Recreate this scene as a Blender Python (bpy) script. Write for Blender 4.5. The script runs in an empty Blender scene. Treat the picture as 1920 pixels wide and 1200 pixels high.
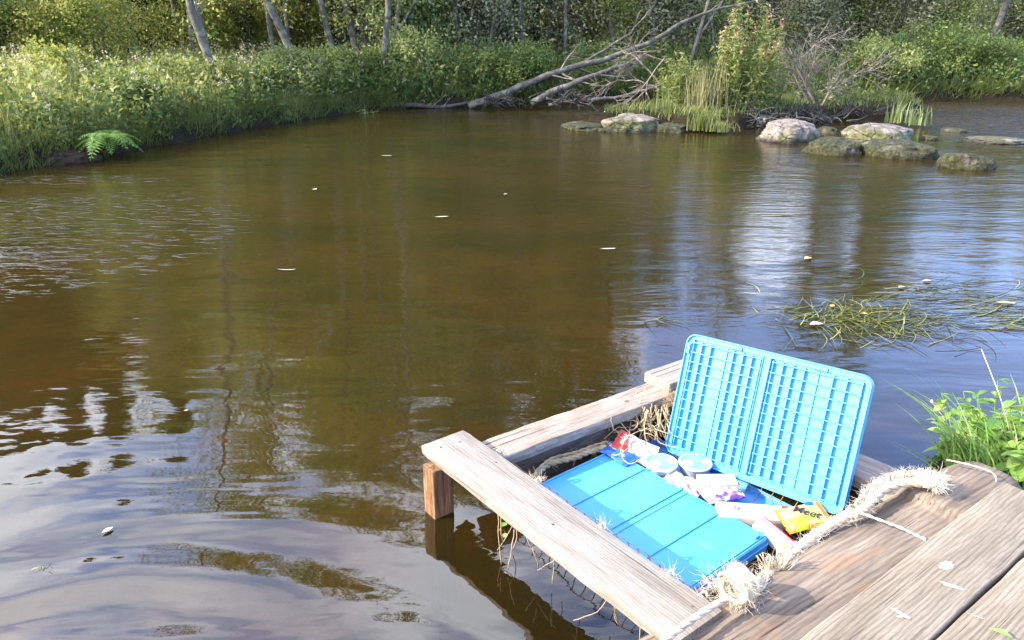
import bpy, math, random
import numpy as np
from mathutils import Vector, Matrix, noise as mn
R = math.radians
rnd = random.Random(7)
SC = bpy.context.scene
COL = SC.collection

# ---------------------------------------------------------------- camera
F, PIT, H = 1400.0, R(21.0), 1.6
cam = bpy.data.cameras.new('camera'); cam.sensor_width = 36; cam.lens = F / 1920 * 36
cam.clip_start = 0.05; cam.clip_end = 2000
camo = bpy.data.objects.new('camera', cam); COL.objects.link(camo)
camo.location = (0, 0, H); camo.rotation_euler = (math.pi / 2 - PIT, 0, 0); SC.camera = camo
# ---------------------------------------------------------------- light
AZ, EL = R(-98), R(29)
S = Vector((math.sin(AZ) * math.cos(EL), math.cos(AZ) * math.cos(EL), math.sin(EL)))
sun = bpy.data.lights.new('sun', 'SUN'); sun.energy = 4.9; sun.angle = R(0.5); sun.color = (1.0, 0.93, 0.82)
suno = bpy.data.objects.new('sun', sun); COL.objects.link(suno)
suno.rotation_euler = S.to_track_quat('Z', 'Y').to_euler(); suno.location = S * 50
W = bpy.data.worlds.new('World'); SC.world = W; W.use_nodes = True
def world():
    t = W.node_tree; N = t.nodes; L = t.links; N.clear()
    out = N.new('ShaderNodeOutputWorld'); bg = N.new('ShaderNodeBackground'); bg.inputs[1].default_value = 0.12
    sky = N.new('ShaderNodeTexSky'); sky.sky_type = 'NISHITA'; sky.sun_disc = False
    sky.sun_elevation = EL; sky.sun_rotation = AZ; sky.dust_density = 0.4
    tc = N.new('ShaderNodeTexCoord'); sep = N.new('ShaderNodeSeparateXYZ'); L.new(tc.outputs['Generated'], sep.inputs[0])
    ad = N.new('ShaderNodeMath'); ad.operation = 'ADD'; ad.inputs[1].default_value = 0.25; L.new(sep.outputs[2], ad.inputs[0])
    dv = N.new('ShaderNodeVectorMath'); dv.operation = 'DIVIDE'; L.new(tc.outputs['Generated'], dv.inputs[0])
    cb = N.new('ShaderNodeCombineXYZ')
    for i in range(3): L.new(ad.outputs[0], cb.inputs[i])
    L.new(cb.outputs[0], dv.inputs[1])
    nz = N.new('ShaderNodeTexNoise'); nz.inputs['Scale'].default_value = 2.1; nz.inputs['Detail'].default_value = 7
    nz.inputs['Roughness'].default_value = 0.55; L.new(dv.outputs[0], nz.inputs['Vector'])
    rp = N.new('ShaderNodeValToRGB'); rp.color_ramp.elements[0].position = 0.43; rp.color_ramp.elements[1].position = 0.62
    ma = N.new('ShaderNodeMath'); ma.operation = 'MULTIPLY_ADD'; L.new(sep.outputs[0], ma.inputs[0]); ma.inputs[1].default_value = -0.20; L.new(nz.outputs[0], ma.inputs[2])
    L.new(ma.outputs[0], rp.inputs[0])
    mx = N.new('ShaderNodeMixRGB'); L.new(rp.outputs[0], mx.inputs[0]); bl = N.new('ShaderNodeMixRGB'); bl.blend_type = 'MULTIPLY'; bl.inputs[0].default_value = 1; bl.inputs[2].default_value = (1.9, 2.15, 2.9, 1); L.new(sky.outputs[0], bl.inputs[1]); L.new(bl.outputs[0], mx.inputs[1])
    mx.inputs[2].default_value = (14.5, 15.2, 17.0, 1)
    L.new(mx.outputs[0], bg.inputs[0]); L.new(bg.outputs[0], out.inputs[0])
world()
SC.view_settings.view_transform = 'Standard'; SC.view_settings.look = 'None'
SC.view_settings.exposure = 1.42; SC.view_settings.gamma = 1
SC.cycles.max_bounces = 7; SC.cycles.transparent_max_bounces = 12; SC.cycles.transmission_bounces = 4
SC.cycles.caustics_reflective = False; SC.cycles.caustics_refractive = False

cP, sP = math.cos(PIT), math.sin(PIT)
def ray(x, y):
    a = (x - 960) / F; b = (y - 600) / F
    return Vector((a, cP - b * sP, -(sP + b * cP)))
def up(x, y, z=0.0):                       # photo pixel -> world point on the level z
    r = ray(x, y); return Vector((0, 0, H)) + r * ((z - H) / r.z)
def upd(x, y, Y):                          # photo pixel -> world point at depth Y
    r = ray(x, y); return Vector((0, 0, H)) + r * (Y / r.y)

# ---------------------------------------------------------------- helpers
def tag(o, label=None, cat=None, group=None, kind=None):
    if label: o['label'] = label
    if cat: o['category'] = cat
    if group: o['group'] = group
    if kind: o['kind'] = kind
    return o
def empty(name, loc, label, cat, group=None, rz=0):
    o = bpy.data.objects.new(name, None); COL.objects.link(o); o.location = loc; o.rotation_euler.z = rz
    o.empty_display_size = 0.1
    return tag(o, label, cat, group)
def link(name, me, parent=None, loc=None, rot=None):
    o = bpy.data.objects.new(name, me); COL.objects.link(o)
    if parent: o.parent = parent
    if loc is not None: o.location = loc
    if rot is not None: o.rotation_euler = rot
    return o
def mesh(name, V, Fc, mats, smooth=False, midx=None, tint=None):
    me = bpy.data.meshes.new(name)
    V = np.asarray(V, dtype=np.float32)
    if isinstance(Fc, np.ndarray):
        n, k = Fc.shape
        me.vertices.add(len(V)); me.vertices.foreach_set('co', V.ravel())
        me.loops.add(n * k); me.loops.foreach_set('vertex_index', Fc.ravel().astype(np.int32))
        me.polygons.add(n); me.polygons.foreach_set('loop_start', np.arange(0, n * k, k, dtype=np.int32))
        me.polygons.foreach_set('loop_total', np.full(n, k, dtype=np.int32)); me.update(calc_edges=True)
    else:
        me.from_pydata([tuple(map(float, v)) for v in V], [], Fc)
    for m in (mats if isinstance(mats, (list, tuple)) else [mats]): me.materials.append(m)
    if midx is not None: me.polygons.foreach_set('material_index', np.asarray(midx, dtype=np.int32))
    if tint is not None:
        a = me.attributes.new('tint', 'FLOAT', 'POINT'); a.data.foreach_set('value', np.asarray(tint, dtype=np.float32))
    if smooth: me.polygons.foreach_set('use_smooth', np.ones(len(me.polygons), dtype=bool))
    me.update()
    return me
class MB:
    def __init__(s): s.v = []; s.f = []; s.m = []
    def add(s, vs, fs, m=0):
        b = len(s.v); s.v += [tuple(v) for v in vs]; s.f += [tuple(i + b for i in q) for q in fs]; s.m += [m] * len(fs)
    def box(s, x0, x1, y0, y1, z0, z1, m=0):
        s.add([(x, y, z) for z in (z0, z1) for y in (y0, y1) for x in (x0, x1)],
              [(0, 2, 3, 1), (4, 5, 7, 6), (0, 1, 5, 4), (2, 6, 7, 3), (0, 4, 6, 2), (1, 3, 7, 5)], m)
    def loft(s, rings, m=0, cap=True, closed=False):
        k = len(rings[0]); vs = [p for r in rings for p in r]; fs = []
        n = len(rings)
        for i in range(n - 1 + (1 if closed else 0)):
            a = i * k; b = ((i + 1) % n) * k
            for j in range(k):
                j2 = (j + 1) % k; fs.append((a + j, a + j2, b + j2, b + j))
        if cap and not closed:
            fs.append(tuple(range(k - 1, -1, -1))); fs.append(tuple((n - 1) * k + j for j in range(k)))
        s.add(vs, fs, m)
    def tube(s, pts, rad, k=6, m=0, cap=True, tw=0.0):
        pts = [Vector(p) for p in pts]; rings = []
        t0 = (pts[1] - pts[0]).normalized()
        ref = Vector((0, 0, 1)) if abs(t0.z) < 0.9 else Vector((1, 0, 0))
        n0 = t0.cross(ref).normalized()
        for i, p in enumerate(pts):
            t = (pts[min(i + 1, len(pts) - 1)] - pts[max(i - 1, 0)])
            t = t.normalized() if t.length > 1e-9 else t0
            n0 = (n0 - t * n0.dot(t)); n0 = n0.normalized() if n0.length > 1e-6 else t.orthogonal().normalized()
            b = t.cross(n0); r = rad[i] if hasattr(rad, '__len__') else rad
            rings.append([p + (n0 * math.cos(a + tw * i) + b * math.sin(a + tw * i)) * r for a in [2 * math.pi * j / k for j in range(k)]])
        s.loft(rings, m, cap)
    def build(s, name, mats, parent=None, loc=None, rot=None, smooth=False, bevel=0):
        me = mesh(name, np.array(s.v), s.f, mats, smooth, s.m)
        o = link(name, me, parent, loc, rot)
        if bevel:
            b = o.modifiers.new('bevel', 'BEVEL'); b.width = bevel; b.segments = 2; b.limit_method = 'ANGLE'
        return o
def fuse(o, deg=35):
    try: o.data.set_sharp_from_angle(angle=R(deg))
    except Exception: pass

# ---------------------------------------------------------------- materials
class NT:
    def __init__(s, name):
        s.mat = bpy.data.materials.new(name); s.mat.use_nodes = True; s.t = s.mat.node_tree; s.t.nodes.clear()
        s.out = s.n('OutputMaterial')
    def n(s, typ, **kw):
        x = s.t.nodes.new('ShaderNode' + typ)
        for k, v in kw.items():
            if k[0] == '_': setattr(x, k[1:], v)
        return x
    def l(s, a, b): s.t.links.new(a, b)
    def noise(s, vec, scale, detail=4, rough=0.55, dist=0):
        x = s.n('TexNoise'); x.inputs['Scale'].default_value = scale; x.inputs['Detail'].default_value = detail
        x.inputs['Roughness'].default_value = rough; x.inputs['Distortion'].default_value = dist
        if vec is not None: s.l(vec, x.inputs['Vector'])
        return x.outputs[0]
    def coord(s, kind='Object', scale=(1, 1, 1), loc=(0, 0, 0), rot=(0, 0, 0)):
        tc = s.n('TexCoord') if kind != 'World' else s.n('NewGeometry')
        o = tc.outputs[kind] if kind != 'World' else tc.outputs['Position']
        mp = s.n('Mapping'); mp.inputs['Scale'].default_value = scale; mp.inputs['Location'].default_value = loc
        mp.inputs['Rotation'].default_value = rot
        s.l(o, mp.inputs[0]); return mp.outputs[0]
    def ramp(s, fac, cols, interp='LINEAR'):
        r = s.n('ValToRGB'); r.color_ramp.interpolation = interp
        e = r.color_ramp.elements
        while len(e) < len(cols): e.new(0.5)
        for i, (p, c) in enumerate(cols): e[i].position = p; e[i].color = (*c, 1) if len(c) == 3 else c
        s.l(fac, r.inputs[0]); return r.outputs[0]
    def mix(s, f, a, b, mode='MIX'):
        m = s.n('MixRGB'); m.blend_type = mode
        for i, v in ((0, f), (1, a), (2, b)):
            if isinstance(v, (int, float)): m.inputs[i].default_value = v if i == 0 else (v, v, v, 1)
            elif isinstance(v, tuple): m.inputs[i].default_value = (*v, 1)
            else: s.l(v, m.inputs[i])
        return m.outputs[0]
    def math(s, op, a, b=0.0, c=None):
        m = s.n('Math'); m.operation = op
        for i, v in enumerate((a, b) if c is None else (a, b, c)):
            if isinstance(v, (int, float)): m.inputs[i].default_value = v
            else: s.l(v, m.inputs[i])
        return m.outputs[0]
    def bump(s, h, strength, dist=1.0, normal=None):
        b = s.n('Bump'); b.inputs['Strength'].default_value = strength; b.inputs['Distance'].default_value = dist
        s.l(h, b.inputs['Height'])
        if normal is not None: s.l(normal, b.inputs['Normal'])
        return b.outputs[0]
    def bsdf(s, col, rough=0.6, normal=None, **kw):
        p = s.n('BsdfPrincipled')
        for k, v in (('Base Color', col), ('Roughness', rough)):
            if isinstance(v, tuple): p.inputs[k].default_value = (*v, 1)
            elif isinstance(v, (int, float)): p.inputs[k].default_value = v
            else: s.l(v, p.inputs[k])
        for k, v in kw.items(): p.inputs[k.replace('_', ' ')].default_value = v
        if normal is not None: s.l(normal, p.inputs['Normal'])
        s.l(p.outputs[0], s.out.inputs[0]); return p.outputs[0]
def simple(name, col, rough=0.5, var=0.12, scale=20, bump=0.0, **kw):
    t = NT(name); c = t.coord(); n = t.noise(c, scale)
    d = tuple(x * (1 - var) for x in col); u = tuple(min(1, x * (1 + var)) for x in col)
    t.bsdf(t.ramp(n, [(0.3, d), (0.7, u)]), rough, t.bump(n, bump, 0.002) if bump else None, **kw)
    return t.mat
def wood(name, dark, mid, light, stain=(0.10, 0.07, 0.045), grain=1.0, sc=1.0, patch=0.35, pcol=None):
    seedx = len(name) * 1.7; t = NT(name); c = t.coord('Object', (2.0 * sc, 17 * sc, 17 * sc)); c1 = t.coord('Object')
    w = t.noise(c, 2.2, 8, 0.62, 0.7)
    fine = t.noise(t.coord('Object', (5, 260, 260)), 1.0, 4, 0.6)
    base = t.ramp(w, [(0.30, dark), (0.46, mid), (0.66, light)])
    base = t.mix(1.0, base, t.ramp(fine, [(0.36, (0.80,) * 3), (0.62, (1.06,) * 3)]), 'MULTIPLY')
    pn = t.noise(t.coord('Object', (1, 2.4, 2.4), (3, 1, 2)), 3.1, 6, 0.62, 0.5)
    base = t.mix(t.ramp(pn, [(0.54, (0,) * 3), (0.68, (patch,) * 3)]), base, pcol or stain)
    blot = t.noise(c1, 16, 8, 0.75)
    base = t.mix(t.ramp(blot, [(0.60, (0,) * 3), (0.74, (0.45,) * 3)]), base, stain)
    crack = t.noise(t.coord('Object', (1.0, 60, 60), (7, 3, 1)), 1.6, 3, 0.5, 0.3)
    cr = t.ramp(crack, [(0.30, (0,) * 3), (0.345, (1,) * 3)])
    base = t.mix(cr, stain, base)
    wv = t.n('TexWave'); wv.wave_type = 'BANDS'; wv.bands_direction = 'Y'; t.l(t.coord('Object', (0.35, 1, 0.8), (seedx, 0, 0)), wv.inputs['Vector']); wv.inputs['Scale'].default_value = 34 * sc
    wv.inputs['Distortion'].default_value = 7; wv.inputs['Detail'].default_value = 3; wv.inputs['Detail Scale'].default_value = 0.8; wv.inputs['Detail Roughness'].default_value = 0.6
    base = t.mix(0.6, base, t.ramp(wv.outputs['Fac'], [(0.10, (0.66, 0.62, 0.58)), (0.45, (1.0,) * 3), (1.0, (1.06,) * 3)]), 'MULTIPLY')
    kn = t.n('TexVoronoi'); t.l(t.coord('Object', (1.0, 1.5, 1.5), (0.37 * seedx, 0.2, 0)), kn.inputs['Vector']); kn.inputs['Scale'].default_value = 3.6
    base = t.mix(t.ramp(kn.outputs['Distance'], [(0.035, (0.85,) * 3), (0.06, (0,) * 3)]), base, stain)
    h = t.math('ADD', t.math('MULTIPLY', w, 0.6), t.math('MULTIPLY', fine, 0.25)); h = t.math('ADD', h, t.math('MULTIPLY', cr, 0.35))
    t.bsdf(base, 0.85, t.bump(h, 0.75 * grain, 0.006), Specular_IOR_Level=0.25)
    return t.mat
def leafmat(name, cols, trans=0.45, rough=0.5):
    t = NT(name); a = t.n('Attribute'); a.attribute_name = 'tint'
    g = t.noise(t.coord('Object'), 0.9, 3)
    f = t.math('ADD', t.math('MULTIPLY', a.outputs['Fac'], 0.75), t.math('MULTIPLY', t.math('SUBTRACT', g, 0.25), 0.5))
    c = t.ramp(f, [(i / (len(cols) - 1), q) for i, q in enumerate(cols)])
    p = t.n('BsdfPrincipled'); t.l(c, p.inputs['Base Color']); p.inputs['Roughness'].default_value = rough
    p.inputs['Specular IOR Level'].default_value = 0.35
    tr = t.n('BsdfTranslucent'); t.l(t.mix(0.35, c, (0.42, 0.42, 0.10), 'MIX') if trans > 0.4 else c, tr.inputs[0])
    m = t.n('MixShader'); m.inputs[0].default_value = trans; t.l(p.outputs[0], m.inputs[1]); t.l(tr.outputs[0], m.inputs[2])
    t.l(m.outputs[0], t.out.inputs[0]); return t.mat
def barkmat(name, dark, light, lich=(0.28, 0.29, 0.25)):
    t = NT(name); c = t.coord('Object', (9, 9, 3)); n = t.noise(c, 2.5, 6, 0.65)
    b = t.ramp(n, [(0.32, dark), (0.62, light)])
    n2 = t.noise(t.coord('Object', (1, 1, 1)), 6, 4); b = t.mix(t.ramp(n2, [(0.5, (0,) * 3), (0.62, (0.7,) * 3)]), b, lich)
    t.bsdf(b, 0.9, t.bump(n, 0.6, 0.02)); return t.mat

M = {}
M['grey_wood'] = wood('weathered_wood', (0.19, 0.158, 0.122), (0.258, 0.22, 0.178), (0.32, 0.28, 0.235), (0.13, 0.10, 0.08), patch=0.25)
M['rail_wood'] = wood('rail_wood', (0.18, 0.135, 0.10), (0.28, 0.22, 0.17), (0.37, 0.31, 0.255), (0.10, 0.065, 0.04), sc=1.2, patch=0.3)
M['post_wood'] = wood('post_wood', (0.07, 0.032, 0.015), (0.18, 0.085, 0.038), (0.30, 0.175, 0.09), (0.03, 0.018, 0.011), sc=1.4)
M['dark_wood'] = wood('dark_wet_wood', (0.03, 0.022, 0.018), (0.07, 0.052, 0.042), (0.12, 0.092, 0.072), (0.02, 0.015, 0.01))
M['log_wood'] = wood('peeled_log', (0.11, 0.082, 0.060), (0.18, 0.138, 0.102), (0.255, 0.205, 0.155), (0.06, 0.045, 0.035), sc=0.55, patch=0.85, pcol=(0.26, 0.155, 0.09))
M['deck_wood'] = wood('deck_wood', (0.155, 0.122, 0.085), (0.215, 0.174, 0.125), (0.27, 0.225, 0.168), (0.10, 0.08, 0.062), sc=0.8)
def blue_plastic():
    t = NT('blue_plastic'); c = t.coord('Object')
    n = t.noise(c, 3, 4); col = t.ramp(n, [(0.3, (0.055, 0.29, 0.66)), (0.7, (0.075, 0.34, 0.74))])
    sc = t.noise(t.coord('Object', (4, 90, 20), rot=(0, 0, 0.5)), 2.0, 2); sm = t.ramp(sc, [(0.73, (0,) * 3), (0.76, (0.6,) * 3)])
    col = t.mix(sm, col, (0.55, 0.68, 0.78))
    d = t.noise(c, 14, 7, 0.7); col = t.mix(t.ramp(d, [(0.56, (0,) * 3), (0.75, (0.28,) * 3)]), col, (0.25, 0.33, 0.36))
    t.bsdf(col, t.ramp(d, [(0.3, (0.28,) * 3), (0.7, (0.48,) * 3)]), t.bump(t.noise(c, 60, 3), 0.08, 0.002)); return t.mat
M['blue'] = blue_plastic()
M['fibre'] = simple('sisal_fibre', (0.56, 0.48, 0.36), 0.8, 0.2, 30, 0.3)
M['rope'] = simple('sisal_rope', (0.50, 0.40, 0.27), 0.85, 0.3, 60, 0.6)
M['net'] = simple('old_net_twine', (0.33, 0.24, 0.13), 0.85, 0.35, 25, 0.3)
M['netorange'] = simple('orange_net_twine', (0.36, 0.17, 0.05), 0.8, 0.35, 25, 0.3)
M['paper'] = simple('white_card', (0.54, 0.53, 0.52), 0.45, 0.05, 40)
M['cream'] = simple('cream_card', (0.58, 0.50, 0.40), 0.4, 0.06, 12)
M['pink'] = simple('pink_print', (0.72, 0.22, 0.27), 0.4)
M['red'] = simple('red_print', (0.42, 0.02, 0.015), 0.35)
M['purple'] = simple('purple_print', (0.33, 0.12, 0.50), 0.4)
M['violetgrey'] = simple('violet_print', (0.30, 0.22, 0.45), 0.4)
M['orange'] = simple('orange_film', (0.66, 0.19, 0.01), 0.3)
M['yellow'] = simple('yellow_film', (0.62, 0.50, 0.13), 0.3)
M['lime'] = simple('lime_print', (0.42, 0.52, 0.03), 0.3)
M['bluefoil'] = simple('blue_foil', (0.02, 0.11, 0.42), 0.25)
M['navy'] = simple('navy_print', (0.02, 0.03, 0.16), 0.4)
M['black'] = simple('dark_print', (0.05, 0.03, 0.03), 0.4)
M['cyan'] = simple('cyan_film', (0.16, 0.58, 0.66), 0.25)
M['cup'] = simple('white_plastic', (0.52, 0.55, 0.56), 0.35, 0.04)
M['white'] = simple('white_print', (0.62, 0.62, 0.60), 0.3, 0.04)
M['tan'] = simple('brown_print', (0.55, 0.30, 0.12), 0.4)
M['metal'] = simple('nail', (0.10, 0.07, 0.05), 0.5)
def wrapfilm():
    t = NT('clear_wrap'); p = t.n('BsdfPrincipled'); p.inputs['Base Color'].default_value = (0.9, 0.9, 0.92, 1); p.inputs['Roughness'].default_value = 0.12
    n = t.noise(t.coord('Object'), 35, 4, 0.6, 1.0); t.l(t.bump(n, 0.8, 0.01), p.inputs['Normal'])
    tr = t.n('BsdfTransparent'); m = t.n('MixShader'); m.inputs[0].default_value = 0.28
    t.l(tr.outputs[0], m.inputs[1]); t.l(p.outputs[0], m.inputs[2]); t.l(m.outputs[0], t.out.inputs[0]); return t.mat
M['wrap'] = wrapfilm()
M['bark'] = barkmat('grey_bark', (0.035, 0.030, 0.022), (0.105, 0.094, 0.072), (0.18, 0.175, 0.14))
M['darkbark'] = barkmat('dark_bark', (0.02, 0.017, 0.014), (0.055, 0.048, 0.038), (0.075, 0.073, 0.058))
M['deadwood'] = barkmat('dead_pale_wood', (0.07, 0.055, 0.04), (0.21, 0.17, 0.13), (0.29, 0.245, 0.19))
M['leaf_green'] = leafmat('leaf_green', [(0.03, 0.06, 0.016), (0.08, 0.135, 0.032), (0.17, 0.22, 0.055), (0.33, 0.34, 0.11)])
M['leaf_autumn'] = leafmat('leaf_turning', [(0.06, 0.11, 0.02), (0.17, 0.22, 0.04), (0.38, 0.36, 0.07), (0.58, 0.42, 0.12)])
M['leaf_grey'] = leafmat('leaf_greygreen', [(0.10, 0.115, 0.06), (0.20, 0.215, 0.11), (0.32, 0.32, 0.17), (0.44, 0.40, 0.23)], 0.35)
M['leaf_dark'] = leafmat('spruce_needle', [(0.006, 0.014, 0.008), (0.014, 0.034, 0.016), (0.03, 0.06, 0.025)], 0.12)
M['leaf_olive'] = leafmat('leaf_olive', [(0.08, 0.115, 0.035), (0.18, 0.23, 0.07), (0.32, 0.35, 0.11), (0.48, 0.44, 0.18)], 0.42)
M['meadow'] = leafmat('meadow_grass', [(0.028, 0.05, 0.012), (0.10, 0.14, 0.03), (0.26, 0.28, 0.075), (0.46, 0.42, 0.20)], 0.5)
M['herb'] = leafmat('meadow_herb', [(0.022, 0.042, 0.012), (0.08, 0.12, 0.03), (0.22, 0.25, 0.065), (0.42, 0.40, 0.17)], 0.45)
M['seed'] = leafmat('seed_heads', [(0.30, 0.24, 0.14), (0.46, 0.38, 0.25), (0.62, 0.52, 0.40)], 0.3)
M['pinkseed'] = leafmat('willowherb_tops', [(0.32, 0.22, 0.10), (0.46, 0.24, 0.17), (0.52, 0.32, 0.22)], 0.3)
M['reed'] = leafmat('reed_green', [(0.09, 0.12, 0.03), (0.19, 0.235, 0.07), (0.34, 0.36, 0.15)], 0.4)
M['drygrass'] = leafmat('dry_grass', [(0.14, 0.14, 0.05), (0.26, 0.24, 0.10), (0.42, 0.36, 0.18)], 0.35)
M['weed'] = leafmat('water_weed', [(0.035, 0.055, 0.010), (0.10, 0.125, 0.02), (0.24, 0.25, 0.06), (0.42, 0.38, 0.15)], 0.2, 0.25)
M['bankplant'] = leafmat('bank_plant', [(0.06, 0.14, 0.02), (0.14, 0.27, 0.04), (0.28, 0.42, 0.09), (0.45, 0.52, 0.18)], 0.45, 0.4)
M['yleaf'] = simple('fallen_leaf', (0.52, 0.38, 0.13), 0.5, 0.3, 30)
M['pleaf'] = simple('pale_leaf', (0.50, 0.44, 0.28), 0.5, 0.25, 30)
def ground_mat():
    t = NT('earth_and_bed'); g = t.n('NewGeometry'); sep = t.n('SeparateXYZ'); t.l(g.outputs['Position'], sep.inputs[0])
    c = t.coord('World'); n = t.noise(c, 2.2, 7, 0.6); n2 = t.noise(c, 14, 6, 0.7); n3 = t.noise(c, 0.8, 4)
    soil = t.ramp(n2, [(0.3, (0.009, 0.0065, 0.003)), (0.7, (0.034, 0.026, 0.014))])
    grass = t.ramp(n, [(0.35, (0.028, 0.045, 0.012)), (0.65, (0.07, 0.085, 0.025))])
    bed = t.ramp(n, [(0.35, (0.10, 0.058, 0.015)), (0.50, (0.34, 0.17, 0.035)), (0.66, (0.58, 0.30, 0.06))])
    bed = t.mix(t.ramp(n3, [(0.42, (0,) * 3), (0.60, (0.75,) * 3)]), bed, (0.10, 0.10, 0.02))
    bed = t.mix(t.ramp(n2, [(0.55, (0,) * 3), (0.8, (0.5,) * 3)]), bed, (0.05, 0.03, 0.01))
    up_ = t.ramp(t.math('ADD', sep.outputs[2], t.math('MULTIPLY', t.math('SUBTRACT', n, 0.5), 0.2)), [(0.24, (0,) * 3), (0.38, (1,) * 3)])
    land = t.mix(up_, soil, grass)
    below = t.ramp(t.math('ADD', sep.outputs[2], 0.5), [(0.40, (1,) * 3), (0.50, (0,) * 3)])
    t.bsdf(t.mix(below, land, bed), 0.9, t.bump(n2, 0.8, 0.03), Specular_IOR_Level=0.08); return t.mat
M['ground'] = ground_mat()
def rock_mat():
    t = NT('boulder'); c = t.coord('Object'); n = t.noise(c, 7, 8, 0.65); n2 = t.noise(c, 2.5, 5)
    b = t.ramp(n, [(0.36, (0.05, 0.04, 0.03)), (0.46, (0.17, 0.135, 0.105)), (0.66, (0.29, 0.235, 0.19))])
    g = t.n('NewGeometry'); sep = t.n('SeparateXYZ'); t.l(g.outputs['Position'], sep.inputs[0])
    zz = t.math('ADD', sep.outputs[2], t.math('MULTIPLY', t.math('SUBTRACT', n2, 0.5), 0.85))
    moss = t.ramp(t.noise(c, 22, 5), [(0.35, (0.03, 0.032, 0.009)), (0.65, (0.12, 0.118, 0.028))])
    b = t.mix(t.ramp(zz, [(0.10, (0.95,) * 3), (0.19, (0,) * 3)]), b, moss)
    wet = t.ramp(t.math('ADD', sep.outputs[2], t.math('MULTIPLY', t.math('SUBTRACT', n, 0.5), 0.05)), [(0.02, (1,) * 3), (0.06, (0,) * 3)])
    b = t.mix(wet, b, (0.035, 0.028, 0.02))
    v = t.n('TexVoronoi'); v.feature = 'DISTANCE_TO_EDGE'; t.l(t.coord('Object', (1, 1, 1.4)), v.inputs['Vector']); v.inputs['Scale'].default_value = 3.1
    ck = t.ramp(v.outputs['Distance'], [(0.0, (0.35,) * 3), (0.035, (1,) * 3)]); b = t.mix(0.8, b, ck, 'MULTIPLY')
    t.bsdf(b, 0.85, t.bump(t.math('ADD', n, t.math('MULTIPLY', ck, 0.5)), 1.0, 0.05)); return t.mat
M['rock'] = rock_mat()
def moss_rock():
    t = NT('mossy_boulder'); c = t.coord('Object'); n = t.noise(c, 7, 8, 0.65); n2 = t.noise(c, 4, 5)
    moss = t.ramp(t.noise(c, 22, 6, 0.7), [(0.38, (0.009, 0.009, 0.004)), (0.52, (0.034, 0.034, 0.008)), (0.70, (0.10, 0.095, 0.02))])
    b = t.mix(t.ramp(n2, [(0.58, (0,) * 3), (0.72, (0.8,) * 3)]), moss, t.ramp(n, [(0.35, (0.06, 0.05, 0.04)), (0.65, (0.26, 0.21, 0.17))]))
    t.bsdf(b, 0.9, t.bump(t.noise(c, 30, 5, 0.7), 1.0, 0.04)); return t.mat
M['mossrock'] = moss_rock()
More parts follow.
